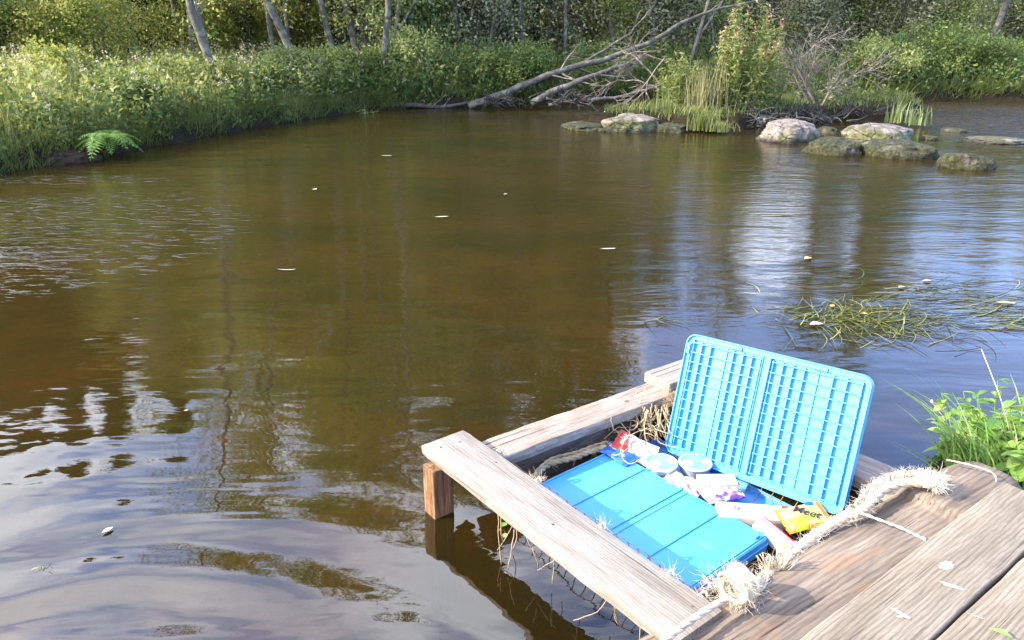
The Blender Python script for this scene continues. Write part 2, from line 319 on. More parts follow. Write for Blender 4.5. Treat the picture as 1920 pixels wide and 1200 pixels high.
def water_mat():
    t = NT('river_water'); g = t.n('NewGeometry'); pos = g.outputs['Position']
    def mask(x, y, r0, r1, sx=1, sy=1):
        mp = t.n('Mapping'); mp.vector_type = 'POINT'; t.l(pos, mp.inputs[0])
        mp.inputs['Scale'].default_value = (1 / sx, 1 / sy, 0); mp.inputs['Location'].default_value = (-x / sx, -y / sy, 0)
        ln = t.n('VectorMath'); ln.operation = 'LENGTH'; t.l(mp.outputs[0], ln.inputs[0])
        mr = t.n('MapRange'); mr.interpolation_type = 'SMOOTHSTEP'; t.l(ln.outputs['Value'], mr.inputs[0])
        mr.inputs[1].default_value = r0; mr.inputs[2].default_value = r1; mr.inputs[3].default_value = 1; mr.inputs[4].default_value = 0
        return mr.outputs[0]
    def mp(sc, rz=0, loc=(0, 0, 0)): return t.coord('World', sc, loc, (0, 0, rz))
    # slow swell, small current ripples, fine chop, rings pushed out from the landing stage
    swell = t.noise(mp((0.8, 2.2, 1), 0.25), 1.3, 3, 0.5, 0.4)
    rip = t.noise(mp((1.6, 6.0, 1), -0.12), 2.6, 3, 0.5, 0.3)
    fine = t.noise(mp((7, 24, 1), 0.1), 2.5, 3, 0.6)
    far = mask(0.5, 0, 3.0, 9.5)                                       # 1 close to the stage
    calm = t.math('SUBTRACT', 1.0, t.math('MULTIPLY', far, 0.93))
    rings = t.n('TexWave'); rings.wave_type = 'RINGS'; rings.rings_direction = 'SPHERICAL'
    m_ = t.n('Mapping'); t.l(pos, m_.inputs[0]); m_.inputs['Location'].default_value = (1.05, -0.75, 0)
    t.l(m_.outputs[0], rings.inputs['Vector']); rings.inputs['Scale'].default_value = 0.95
    rings.inputs['Distortion'].default_value = 3.4; rings.inputs['Detail'].default_value = 2.0; rings.inputs['Detail Scale'].default_value = 0.55
    near = mask(-0.9, 1.2, 0.7, 2.0)
    rapid = t.math('MAXIMUM', t.math('MAXIMUM', t.math('MULTIPLY', mask(-4.2, 5.6, 0.1, 1.0, 1.5, 0.55), 0.55), mask(2.6, 17.0, 0.3, 1.0, 3.6, 2.6)),
                   mask(10.5, 15.5, 0.3, 1.0, 4.5, 6.5))
    chop = t.noise(mp((1.2, 3.4, 1), 0.3, (5, 2, 0)), 2.8, 3, 0.55, 0.6)
    blip = t.ramp(t.noise(mp((2.0, 6.5, 1), 0.25, (1, 4, 0)), 2.6, 3, 0.6), [(0.56, (0,) * 3), (0.70, (1,) * 3)])
    lm = t.math('MAXIMUM', mask(-4.2, 6.2, 0.1, 1.0, 2.2, 2.2), mask(-5.2, 8.75, 0.1, 1.0, 1.5, 0.35))
    lm = t.math('MAXIMUM', lm, t.math('MAXIMUM', mask(11.0, 15.5, 0.3, 1.0, 5.0, 5.5), mask(2.6, 16.6, 0.3, 1.0, 2.6, 2.2)))
    h = t.math('MULTIPLY', swell, t.math('SUBTRACT', 0.014, t.math('MULTIPLY', far, 0.004)))
    h = t.math('ADD', h, t.math('MULTIPLY', t.math('MULTIPLY', rip, 0.0060), calm))
    h = t.math('ADD', h, t.math('MULTIPLY', t.math('MULTIPLY', fine, 0.0007), calm))
    h = t.math('ADD', h, t.math('MULTIPLY', t.math('MULTIPLY', rings.outputs['Fac'], 0.0065), near))
    h = t.math('ADD', h, t.math('MULTIPLY', t.math('MULTIPLY', chop, 0.07), rapid))
    h = t.math('ADD', h, t.math('MULTIPLY', t.math('MULTIPLY', blip, 0.045), lm))
    nb = t.bump(h, 1.0, 1.0)
    fr = t.n('Fresnel'); fr.inputs[0].default_value = 1.78; t.l(nb, fr.inputs[1])
    gl = t.n('BsdfGlossy'); gl.inputs['Roughness'].default_value = 0.015; t.l(nb, gl.inputs['Normal'])
    c = t.noise(mp((1, 1.6, 1)), 0.45, 5, 0.6)
    murk = t.n('BsdfDiffuse'); t.l(t.ramp(c, [(0.35, (0.023, 0.0205, 0.0040)), (0.62, (0.040, 0.026, 0.0055))]), murk.inputs[0])
    tr = t.n('BsdfTransparent'); tr.inputs[0].default_value = (0.74, 0.50, 0.17, 1)
    lw = t.n('LayerWeight'); lw.inputs[0].default_value = 0.5
    clear = t.n('MapRange'); t.l(lw.outputs['Facing'], clear.inputs[0]); clear.inputs[1].default_value = 0.20; clear.inputs[2].default_value = 0.90
    clear.inputs[3].default_value = 0.16; clear.inputs[4].default_value = 0.88
    mx = t.n('MixShader'); t.l(clear.outputs[0], mx.inputs[0]); t.l(tr.outputs[0], mx.inputs[1]); t.l(murk.outputs[0], mx.inputs[2])
    mm = t.n('MixShader'); t.l(fr.outputs[0], mm.inputs[0]); t.l(mx.outputs[0], mm.inputs[1]); t.l(gl.outputs[0], mm.inputs[2])
    t.l(mm.outputs[0], t.out.inputs[0]); return t.mat
M['water'] = water_mat()

# ---------------------------------------------------------------- terrain and water
FARB = [(-400, -60), (-40, 1), (-13, 5.4), (-8, 7.4), (-6.27, 9.1), (-5.65, 10.9), (-4.7, 14.0), (-3.15, 17.3), (-0.8, 18.2), (3, 20.0), (12.9, 19.7), (40, 22), (400, 60)]
NEARB = [(-400, -40), (-12, -2.5), (-1.2, -0.6), (0.6, 0.5), (1.3, 1.3), (1.75, 2.05), (2.3, 2.55), (3.6, 2.9), (9, 3.4), (40, 2.0), (400, 0)]
ISLE = [(1.3, 14.05), (2.0, 13.8), (2.6, 13.45), (3.4, 13.4), (4.3, 13.7), (5.4, 14.6), (6.6, 15.3), (7.6, 15.4), (8.9, 16.3), (8.7, 17.3), (6, 17.4), (4, 16.6), (2.6, 15.5)]
def segdist(P, poly, closed=False):
    d = np.full(len(P), 1e9); n = len(poly)
    for i in range(n if closed else n - 1):
        a = np.array(poly[i]); b = np.array(poly[(i + 1) % n]); ab = b - a
        t = np.clip(((P - a) @ ab) / (ab @ ab), 0, 1); q = a + t[:, None] * ab
        d = np.minimum(d, np.hypot(*(P - q).T))
    return d
def inside(P, poly):
    c = np.zeros(len(P), bool); n = len(poly)
    for i in range(n):
        (x1, y1), (x2, y2) = poly[i], poly[(i + 1) % n]
        if y1 == y2: continue
        cr = ((y1 > P[:, 1]) != (y2 > P[:, 1])) & (P[:, 0] < (x2 - x1) * (P[:, 1] - y1) / (y2 - y1) + x1); c ^= cr
    return c
def vnoise(P, s, seed=0):
    return np.array([mn.noise(Vector((x * s + seed, y * s - seed, seed * 0.37))) for x, y in P])
def sdf(P):                                     # >0 on land, metres from the waterline
    P = np.asarray(P, float)
    fx = np.interp(P[:, 0], [p[0] for p in FARB], [p[1] for p in FARB]); df = segdist(P, FARB) * np.where(P[:, 1] > fx, 1, -1)
    nx = np.interp(P[:, 0], [p[0] for p in NEARB], [p[1] for p in NEARB]); dn = segdist(P, NEARB) * np.where(P[:, 1] < nx, 1, -1)
    di = segdist(P, ISLE, True) * np.where(inside(P, ISLE), 1, -1)
    return np.maximum(np.maximum(df, dn), di), df
def zland(P):
    P = np.asarray(P, float); d, df = sdf(P)
    n1 = vnoise(P, 0.9, 3); n2 = vnoise(P, 3.1, 9); d = d + 0.16 * n2 + 0.12 * n1
    z = np.where(d > 0, np.interp(d, [0, 0.10, 0.35, 1.2, 4, 15, 60, 400], [0.0, 0.17, 0.27, 0.34, 0.42, 0.75, 5.0, 12]), np.interp(-d, [0, 0.3, 1.5, 3], [0, -0.14, -0.42, -0.55]))
    return z + np.where(d > 0.1, 0.05, 0.015) * n2 + np.where(d > 1, 0.08, 0.03) * n1
def terrain():
    n = 330; u = np.linspace(-1, 1, n); X = 1 + 15 * u + 385 * u ** 7; Yv = 10 + 13 * u + 385 * u ** 7
    gx, gy = np.meshgrid(X, Yv); P = np.stack([gx.ravel(), gy.ravel()], 1); z = zland(P)
    V = np.column_stack([P, z]); i = np.arange(n * n).reshape(n, n)
    Fc = np.stack([i[:-1, :-1], i[:-1, 1:], i[1:, 1:], i[1:, :-1]], -1).reshape(-1, 4)
    tag(link('ground', mesh('ground', V, Fc, M['ground'], True)), kind='structure')
terrain()
def water():
    V = [(-400, -400, 0), (400, -400, 0), (400, 400, 0), (-400, 400, 0)]
    tag(link('water', mesh('water', V, [(0, 1, 2, 3)], M['water'])), kind='structure')
water()
def gz(x, y): return float(zland([(x, y)])[0])

# ---------------------------------------------------------------- foliage builders (numpy)
def leaves(C, size, rng, aspect=0.55, flat=0.0, tint=None, droop=0.0):
    n = len(C); sz = size * rng.uniform(0.6, 1.4, n)[:, None]
    a = rng.normal(size=(n, 3)); a[:, 2] *= (1 - flat); a[:, 2] -= droop; a /= np.linalg.norm(a, axis=1)[:, None]
    b = rng.normal(size=(n, 3)); b[:, 2] *= (1 - flat); b -= (b * a).sum(1)[:, None] * a; b /= np.linalg.norm(b, axis=1)[:, None] + 1e-9
    a *= sz; b *= sz * aspect * 0.5
    nn = np.cross(a, b); nn /= np.linalg.norm(nn, axis=1)[:, None] + 1e-9
    V = np.stack([C, C + a * 0.45 + b + nn * sz * 0.08, C + a, C + a * 0.45 - b + nn * sz * 0.08], 1).reshape(-1, 3)
    Fc = np.arange(4 * n).reshape(n, 4)
    tn = rng.uniform(0, 1, n) if tint is None else tint
    return V, Fc, np.repeat(tn, 4)
def blades(B, h, w, rng, lean=0.35, wind=(0, 0), segs=4, tint=None, curl=1.6):
    n = len(B); hh = (h if hasattr(h, '__len__') else np.full(n, h)) * rng.uniform(0.65, 1.2, n)
    ang = rng.uniform(0, 2 * np.pi, n); ln = rng.uniform(0.1, 1, n) * lean * hh
    dx = np.cos(ang) * ln + wind[0] * hh; dy = np.sin(ang) * ln + wind[1] * hh
    wa = rng.uniform(0, 2 * np.pi, n); wx = np.cos(wa) * w * 0.5; wy = np.sin(wa) * w * 0.5
    V = []
    for i in range(segs + 1):
        t = i / segs; k = t ** curl; x = B[:, 0] + dx * k; y = B[:, 1] + dy * k; z = B[:, 2] + hh * (t - 0.25 * lean * k * t); q = (1 - t) ** 0.6 if i < segs else 0.05
        V.append(np.stack([x - wx * q, y - wy * q, z], 1)); V.append(np.stack([x + wx * q, y + wy * q, z], 1))
    V = np.stack(V, 1).reshape(-1, 3); st = 2 * (segs + 1)
    base = np.arange(n)[:, None] * st; Fc = np.concatenate([base + np.array([[2 * i, 2 * i + 1, 2 * i + 3, 2 * i + 2]]) for i in range(segs)], 0)
    tn = rng.uniform(0, 1, n) if tint is None else tint
    return V, Fc, np.repeat(tn, st)
def merge(parts):
    V = []; Fc = []; T = []; b = 0
    for v, f, t in parts: V.append(v); Fc.append(f + b); T.append(t); b += len(v)
    return np.concatenate(V), np.concatenate(Fc), np.concatenate(T)
def fol(name, parts, mat, parent=None, loc=None):
    v, f, t = merge(parts)
    return link(name, mesh(name, v, f, mat, False, None, t), parent, loc)
def rpath(rg, p, d, L, n, wob, grav=0.0):
    pts = [Vector(p)]; d = Vector(d).normalized()
    for i in range(n):
        d = (d + Vector((rg.uniform(-1, 1), rg.uniform(-1, 1), rg.uniform(-1, 1))) * wob + Vector((0, 0, grav))).normalized()
        pts.append(pts[-1] + d * L / n)
    return pts
def branches(mb, rg, trunk, r0, t0, nb, blen, leafpts, rise=0.5, twigs=5, wob=0.16, rend=0.12, spread=0.18, per=10, azim=None):
    n = len(trunk) - 1
    for b in range(nb):
        t = t0 + (1 - t0) * (b + rg.random()) / nb; i = min(int(t * n), n - 1); p = trunk[i].lerp(trunk[i + 1], t * n - i)
        a = rg.uniform(0, 6.283) if azim is None else azim + rg.gauss(0, 0.8)
        L = blen * (1.15 - 0.75 * t) * rg.uniform(0.6, 1.15); br = r0 * (1 - t * 0.85) * 0.42
        d = Vector((math.cos(a), math.sin(a), rise * rg.uniform(0.4, 1.4)))
        pts = rpath(rg, p, d, L, 6, wob, 0.03); mb.tube(pts, [br * (1 - 0.85 * k / 6) for k in range(7)], 5)
        for w in range(twigs):
            k = rg.randint(1, 6); q = pts[k]; dd = (pts[k] - pts[k - 1]).normalized() + Vector((rg.uniform(-1, 1), rg.uniform(-1, 1), rg.uniform(-0.6, 0.9))) * 0.9
            tw = rpath(rg, q, dd, L * rg.uniform(0.25, 0.5), 4, 0.25, 0.0); mb.tube(tw, [br * 0.32 * (1 - 0.8 * j / 4) for j in range(5)], 3)
            for j in range(1, 5):
                for _ in range(per):
                    leafpts.append(tw[j] + Vector((rg.gauss(0, spread), rg.gauss(0, spread), rg.gauss(0, spread * 0.8))))
def tree_parts(seed, height, r0, lean=(0, 0), t0=0.3, nb=22, blen=2.6, leaf=0.10, per=12, twigs=6, spread=0.22, rise=0.5, fork=0, wob=0.05, bark='bark', leafm='leaf_green', kn=12, aspect=0.6):
    rg = random.Random(seed); rng = np.random.default_rng(seed); mb = MB(); lp = []
    tr = [Vector((0, 0, -0.3))]; d = Vector((lean[0], lean[1], 1)).normalized()
    for i in range(kn):
        d = (d + Vector((rg.uniform(-1, 1), rg.uniform(-1, 1), 0)) * wob + Vector((-lean[0], -lean[1], 0)) * 0.02).normalized(); tr.append(tr[-1] + d * height / kn)
    mb.tube(tr, [r0 * (1.25 if i == 0 else 1) * (1 - 0.85 * (i / kn)) + 0.006 for i in range(kn + 1)], 9)
    branches(mb, rg, tr, r0, t0, nb, blen, lp, rise, twigs, per=per, spread=spread)
    for f_ in range(fork):
        i = 2 + f_; s = rpath(rg, tr[i], Vector((rg.uniform(-.5, .5) + lean[0], rg.uniform(-.5, .5) + lean[1], 1)), height * 0.75, 9, 0.06, 0.02)
        mb.tube(s, [r0 * 0.7 * (1 - 0.85 * k / 9) for k in range(10)], 7); branches(mb, rg, s, r0 * 0.7, 0.3, nb // 2, blen * 0.8, lp, rise, twigs, per=per, spread=spread)
    tm = mesh('trunk', np.array(mb.v), mb.f, M[bark], True)
    P = np.array([tuple(p) for p in lp]); tint = np.clip(0.45 + 0.5 * vnoise(P[:, :2] + P[:, 2:3], 1.1, seed % 17) + rng.normal(0, 0.2, len(P)), 0, 1)
    v, f, t = leaves(P, leaf, rng, aspect, 0.15, tint, 0.15); cm = mesh('crown', v, f, M[leafm], False, None, t)
    return tm, cm
def put_tree(meshes, loc, label, group=None, rz=0, sc=1.0, name='leafy_tree', cat='tree'):
    o = empty(name, loc, label, cat, group, rz); o.scale = (sc, sc, sc)
    link('trunk', meshes[0], o); link('crown', meshes[1], o); return o
def spruce_parts(seed, height, r0, blen):
    rg = random.Random(seed); rng = np.random.default_rng(seed); mb = MB(); C = []
    mb.tube([(0, 0, -0.3), (0, 0, height * 0.5), (0, 0, height)], [r0, r0 * 0.6, 0.01], 8)
    nl = int(height * 5)
    for i in range(nl):
        t = (i + rg.random()) / nl; z = height * (0.06 + 0.93 * t); L = blen * (1 - t) ** 0.8 * rg.uniform(0.7, 1.1) + 0.15
        for b in range(5):
            a = rg.uniform(0, 6.283); pts = rpath(rg, (0, 0, z), (math.cos(a), math.sin(a), 0.1), L, 5, 0.05, -0.12 * (1 - t))
            mb.tube(pts, [0.02, 0.016, 0.012, 0.008, 0.005, 0.003], 3)
            for k in range(1, 6):
                for _ in range(int(20 * L) + 8):
                    q = pts[k - 1].lerp(pts[k], rg.random()); s = 0.28 * L * (1 - k / 7) + 0.05
                    C.append(q + Vector((rg.gauss(0, s * 0.6), rg.gauss(0, s * 0.6), -abs(rg.gauss(0, 0.10)))))
    P = np.array([tuple(p) for p in C]); v, f, t = leaves(P, 0.20, rng, 0.28, 0.1, None, 0.7)
    return mesh('trunk', np.array(mb.v), mb.f, M['darkbark'], True), mesh('crown', v, f, M['leaf_dark'], False, None, t)
def shrub(loc, w, h, label, seed, leafm='leaf_green', nst=9, leaf=0.07, per=14, cat='shrub', name='leafy_shrub', group=None, bark='bark', spread=0.12):
    rg = random.Random(seed); rng = np.random.default_rng(seed); mb = MB(); lp = []
    for s in range(nst):
        a = rg.uniform(0, 6.283); q = rg.random(); pts = rpath(rg, (math.cos(a) * w * 0.12, math.sin(a) * w * 0.12, -0.1), (math.cos(a) * w * q * 0.7, math.sin(a) * w * q * 0.7, h), h * rg.uniform(0.75, 1.1), 7, 0.12, 0.02)
        mb.tube(pts, [0.018 * (1 - 0.8 * i / 7) for i in range(8)], 4); branches(mb, rg, pts, 0.018, 0.15, 7, w * 0.42, lp, 0.6, 3, per=per, spread=spread)
    o = empty(name, loc, label, cat, group); link('stem', mesh('stem', np.array(mb.v), mb.f, M[bark], True), o)
    P = np.array([tuple(p) for p in lp]); P = P[P[:, 2] > 0.02]; tint = np.clip(0.5 + 0.5 * vnoise(P[:, :2] + P[:, 2:3], 2.2, seed % 13) + rng.normal(0, 0.2, len(P)), 0, 1)
    v, f, t = leaves(P, leaf, rng, 0.5, 0.1, tint); link('foliage', mesh('foliage', v, f, M[leafm], False, None, t), o); return o

# ---------------------------------------------------------------- far and left bank vegetation
RN = np.random.default_rng(11)
def scatter(n, x0, x1, y0, y1, dmin, dmax, isle=False, clump=0.0):
    P = np.column_stack([RN.uniform(x0, x1, n), RN.uniform(y0, y1, n)]); d, df = sdf(P)
    k = (d > dmin) & (d < dmax)
    if clump: k &= (vnoise(P, 1.4, 5) + RN.normal(0, 0.25, n)) > clump - 0.5
    P = P[k]; return np.column_stack([P, zland(P)])
def meadow():
    B = scatter(80000, -15, -2.6, 7, 24, 0.02, 7, clump=0.15)
    d, _ = sdf(B[:, :2]); patch = vnoise(B[:, :2], 0.7, 21); p2 = vnoise(B[:, :2], 2.5, 4)
    h = (0.30 + 0.45 * np.clip(d / 1.4, 0, 1)) * (1 + 0.35 * patch + 0.25 * p2)
    tn = np.clip(0.50 + 0.45 * patch + 0.3 * p2 + RN.normal(0, 0.2, len(B)) + 0.12 * np.clip(d - 0.6, -1, 1), 0, 1)
    tag(fol('tall_grass', [blades(B, h, 0.011, RN, 0.5, (0.12, -0.10), 4, tn)], M['meadow']), 'tall yellow green meadow grass covering the left bank', 'grass', kind='stuff')
    S_ = scatter(6500, -15, -2.6, 7.5, 23, 0.15, 6.5, clump=0.1); C = []; T = []; SB = []; SH = []; CS = []
    for p in S_:
        hh = rnd.uniform(0.38, 0.92) * (1 + 0.3 * mn.noise(Vector((p[0], p[1], 4)))); dx, dy = rnd.gauss(0, .08), rnd.gauss(0, .08)
        n = int(24 * hh); tt = rnd.random()
        for k in range(n):
            t = 0.15 + 0.8 * k / n; r = 0.075 * (1.1 - t)
            C.append((p[0] + dx * t + rnd.gauss(0, r), p[1] + dy * t + rnd.gauss(0, r), p[2] + hh * t)); T.append(min(1, max(0, tt * 0.6 + 0.35 * t + rnd.gauss(0, .12))))
        if rnd.random() < 0.22:
            for k in range(14): CS.append((p[0] + dx + rnd.gauss(0, .03), p[1] + dy + rnd.gauss(0, .03), p[2] + hh * (0.95 + 0.16 * rnd.random())))
    tag(fol('meadow_herbs', [leaves(np.array(C), 0.105, RN, 0.42, 0.1, np.array(T))], M['herb']), 'leafy wild herbs growing up through the left bank grass', 'wild plants', kind='stuff')
    tag(fol('seed_heads', [leaves(np.array(CS), 0.035, RN, 0.6, 0)], M['seed']), 'pale fluffy seed heads above the left bank meadow', 'seed heads', kind='stuff')
    G_ = scatter(16000, -13, -2.6, 7.5, 19, 0.02, 0.8); C = []; T = []
    for p in G_:
        hh = rnd.uniform(0.2, 0.6)
        if mn.noise(Vector((p[0] * 1.3, p[1] * 1.3, 9))) < -0.12: continue
        for k in range(int(22 * hh) + 3): C.append((p[0] + rnd.gauss(0, .07), p[1] + rnd.gauss(0, .07), p[2] + rnd.uniform(-.08, hh))); T.append(rnd.uniform(0, .6))
    tag(fol('bank_edge_herbs', [leaves(np.array(C), 0.085, RN, 0.45, 0.1, np.array(T))], M['leaf_green']), 'dark leafy plants hanging along the left bank edge', 'wild plants', kind='stuff')
    E_ = scatter(150000, -15, -2.6, 7, 19, -0.03, 0.45)
    tag(fol('bank_edge_grass', [blades(E_, 0.30, 0.010, RN, 1.2, (0.35, -0.4), 4, np.clip(RN.normal(0.3, 0.22, len(E_)), 0, 1), 1.2)], M['herb']), 'dark green grass drooping over the left bank edge', 'grass', kind='stuff')
    F_ = scatter(6500, -4, 24, 17.5, 26, -0.04, 3.5, clump=0.2); C = []; T = []
    for p in F_:
        hh = rnd.uniform(0.35, 1.0) * (1 + 0.5 * mn.noise(Vector((p[0] * .8, p[1] * .8, 4)))); tt = rnd.random()
        for k in range(int(22 * hh)):
            t = 0.1 + 0.9 * k / (22 * hh); r = 0.13 * (1.15 - t); C.append((p[0] + rnd.gauss(0, r), p[1] + rnd.gauss(0, r), p[2] + hh * t)); T.append(min(1, max(0, tt * 0.5 + 0.3 * t + rnd.gauss(0, .12))))
    tag(fol('far_bank_herbs', [leaves(np.array(C), 0.12, RN, 0.45, 0.1, np.array(T))], M['leaf_green']), 'leafy green plants crowding the far bank above the water', 'wild plants', kind='stuff')
    # far bank behind the fallen tree and right of the island
    E2 = scatter(90000, -3, 24, 17, 23, -0.03, 0.45)
    tag(fol('far_bank_edge_grass', [blades(E2, 0.36, 0.016, RN, 1.2, (0.1, -0.45), 3, np.clip(RN.normal(0.25, 0.2, len(E2)), 0, 1), 1.2)], M['herb']), 'dark grass drooping over the far bank edge', 'grass', kind='stuff')
    B = scatter(45000, -3, 24, 17, 27, 0.12, 5, clump=0.1); patch = vnoise(B[:, :2], 0.6, 31)
    h = 0.75 * (1 + 0.4 * patch); tn = np.clip(0.30 + 0.4 * patch + RN.normal(0, 0.18, len(B)), 0, 1)
    tag(fol('far_bank_grass', [blades(B, h, 0.016, RN, 0.5, (0.1, -0.1), 3, tn)], M['herb']), 'green grass and low plants along the far bank', 'grass', kind='stuff')
meadow()

# trees with shapes of their own on the left bank, traced by where their trunks stand
def trunk_tree(pix, Y, r0, label, seed, crownh=5.0, leafm='leaf_autumn', name='leaning_tree', nb=18, blen=2.4, per=8, bark='bark', t0=0.15):
    rg = random.Random(seed); rng = np.random.default_rng(seed); mb = MB(); lp = []
    W_ = [upd(x, y, Y) for x, y in pix]; base = Vector((W_[0].x, W_[0].y, gz(W_[0].x, W_[0].y)))
    pts = [Vector((0, 0, -0.2))] + [w - base for w in W_]
    d = (pts[-1] - pts[-2]).normalized(); d = (d + Vector((0, rg.uniform(-.2, .1), 0.5))).normalized(); n0 = len(pts) - 1
    ext = rpath(rg, pts[-1], d, crownh, 9, 0.07, 0.05)[1:]; al = pts + ext; n = len(al)
    mb.tube(al, [r0 * (1.2 if i == 0 else 1) * (1 - 0.88 * i / n) + 0.006 for i in range(n)], 9)
    branches(mb, rg, al[n0:], r0 * 0.8, 0.1, nb, blen, lp, 0.4, 6, per=per, spread=0.2)
    low = branches(mb, rg, al[1:n0 + 2], r0 * 0.6, t0, 4, 1.4, lp, 0.25, 4, per=5, spread=0.15)
    o = empty(name, base, label, 'tree'); link('trunk', mesh('trunk', np.array(mb.v), mb.f, M[bark], True), o)
    P = np.array([tuple(p) for p in lp]); tint = np.clip(0.5 + 0.5 * vnoise(P[:, :2] + P[:, 2:3], 1.1, seed % 17) + rng.normal(0, 0.2, len(P)), 0, 1)
    v, f, t = leaves(P, 0.085, rng, 0.6, 0.15, tint, 0.15); link('crown', mesh('crown', v, f, M[leafm], False, None, t), o); return o
trunk_tree([(408, 150), (385, 92), (362, 30), (350, -20)], 15.0, 0.082, 'grey tree leaning left, alone at the front of the left meadow', 21, 6.5)
trunk_tree([(552, 112), (530, 62), (505, 10), (490, -30)], 18.3, 0.095, 'grey forked tree with thick trunk leaning left behind the meadow', 22, 8.5)
trunk_tree([(632, 118), (615, 62), (602, 5), (596, -30)], 19.3, 0.08, 'slim grey tree between the forked tree and the twin trunks', 23, 8.5)
trunk_tree([(675, 125), (662, 70), (650, 20), (645, -25)], 19.8, 0.095, 'left one of the two close set grey trunks near the bend', 24, 9.5, 'leaf_olive')
trunk_tree([(690, 130), (683, 70), (674, 10), (668, -30)], 20.2, 0.10, 'right one of the two close set grey trunks near the bend', 25, 10, 'leaf_olive')
trunk_tree([(712, 192), (716, 140), (722, 85), (728, 20)], 18.3, 0.085, 'straight grey tree rooted at the water where the bank bends', 26, 9.5, 'leaf_olive')
trunk_tree([(1820, 145), (1850, 95), (1872, 45), (1890, -5)], 22.0, 0.10, 'slender grey tree leaning right on the far right bank', 27, 2.2, 'leaf_grey', nb=8, blen=1.3, per=6)
trunk_tree([(945, 110), (943, 50), (940, -10)], 24.0, 0.10, 'thin upright tree standing behind the dark bush on the far bank', 28, 10, 'leaf_grey')
trunk_tree([(1010, 95), (1005, 40), (1008, -10)], 27.0, 0.13, 'thicker upright tree in the woods behind the fallen tree', 29, 11, 'leaf_grey')

# woodland prototypes, copied
protos = [tree_parts(101, 11, 0.13, (0.08, 0), 0.14, 30, 2.6, 0.12, 10, leafm='leaf_olive', bark='bark'),
          tree_parts(102, 12, 0.12, (-0.06, 0.05), 0.10, 32, 2.3, 0.11, 10, leafm='leaf_grey', bark='darkbark', fork=1),
          tree_parts(103, 10, 0.10, (0.1, -0.05), 0.08, 30, 2.5, 0.11, 11, leafm='leaf_autumn', bark='bark'),
          tree_parts(104, 12, 0.15, (0, 0), 0.18, 34, 2.8, 0.13, 10, leafm='leaf_green', bark='darkbark')]
low = [tree_parts(111, 3.4, 0.045, (0.1, 0), 0.05, 22, 1.5, 0.085, 9, leafm='leaf_olive', fork=2),
       tree_parts(112, 3.0, 0.04, (-0.1, 0), 0.05, 22, 1.5, 0.08, 9, leafm='leaf_autumn', fork=2),
       tree_parts(113, 3.6, 0.045, (0, 0.1), 0.05, 22, 1.4, 0.085, 9, leafm='leaf_grey', fork=2, bark='deadwood')]
spr = [spruce_parts(120, 11, 0.16, 2.3)]
def azpos(px, D):                                   # ground point in the direction of photo column px, D metres off
    x = (px - 960) / F * D / cP; return Vector((x, D, 0))
rg = random.Random(5)
KIND = ['olive leafed', 'grey green', 'yellowing', 'dark green']
# (photo column, distance, prototype, height factor): the skyline follows its mirror image in the river
front = [(60, 25, 2, .95), (160, 24, 2, .9), (250, 20, 0, .72), (330, 21, 2, .85), (430, 22, 2, .9), (520, 22, 0, 1.0), (600, 23, 2, 1.2), (690, 23, 0, 1.35),
         (770, 22.5, 1, 1.3), (850, 24, 0, 1.4), (930, 26, 1, 1.45), (1010, 25, 1, 1.3), (1090, 26, 3, 1.15), (1160, 26, 1, 0.95), (1230, 27, 0, 0.75), (1290, 30, 1, 0.62)]
for px, D, k, s in front:
    p = azpos(px, D); p.z = gz(p.x, p.y) - 0.1
    put_tree(protos[k], p, KIND[k] + ' leafy tree in the wood behind the left and middle bank', 'trees in the wood behind the left and middle bank, ' + KIND[k], rg.uniform(0, 6.28), s)
for i in range(26):
    px = -120 + i * 53 + rg.uniform(-20, 20); D = rg.uniform(26, 34); k = rg.randrange(4); p = azpos(px, D); p.z = gz(p.x, p.y) - 0.1
    s = (1.0 if px < 500 else 1.5 if px < 1050 else 1.0 if px < 1200 else 0.55 if px > 1340 else 0.75) * rg.uniform(0.9, 1.05)
    put_tree(protos[k], p, KIND[k] + ' tree deep in the wood, half hidden by others', 'trees deep in the wood, ' + KIND[k], rg.uniform(0, 6.28), s)
for i in range(14):
    px = 1260 + i * 62 + rg.uniform(-18, 18); D = rg.uniform(27, 38); k = rg.randrange(3); p = azpos(px, D); p.z = gz(p.x, p.y) - 0.1
    put_tree(protos[k], p, KIND[k] + ' low tree in the distance beyond the right bank', 'low trees beyond the right bank, ' + KIND[k], rg.uniform(0, 6.28), rg.uniform(0.40, 0.46) if min(abs(px - 1390), abs(px - 1700)) < 42 else rg.uniform(0.64, 0.78))
for px, D, s in ((1490, 24.5, 0.72), (1580, 25.5, 0.86), (1640, 27, 0.70)):
    p = azpos(px, D); p.z = gz(p.x, p.y)
    put_tree(protos[3], p, 'taller dark green tree standing over the right bank thicket', 'taller dark trees over the right bank thicket', rg.uniform(0, 6.28), s)
for px, D, s in ((-25, 15.6, 0.6), (62, 16.2, 0.62), (-60, 22.8, 1.0), (20, 22.6, 1.0), (95, 23.4, 1.05), (-20, 25, 1.1), (180, 25, 1.15), (300, 26, 1.15)):
    p = azpos(px, D); p.z = gz(p.x, p.y) - 0.1
    put_tree(spr[0], p, 'dark spruce in the wood behind the left meadow', 'dark spruces behind the left meadow', rg.uniform(0, 6.28), s, 'spruce_tree')
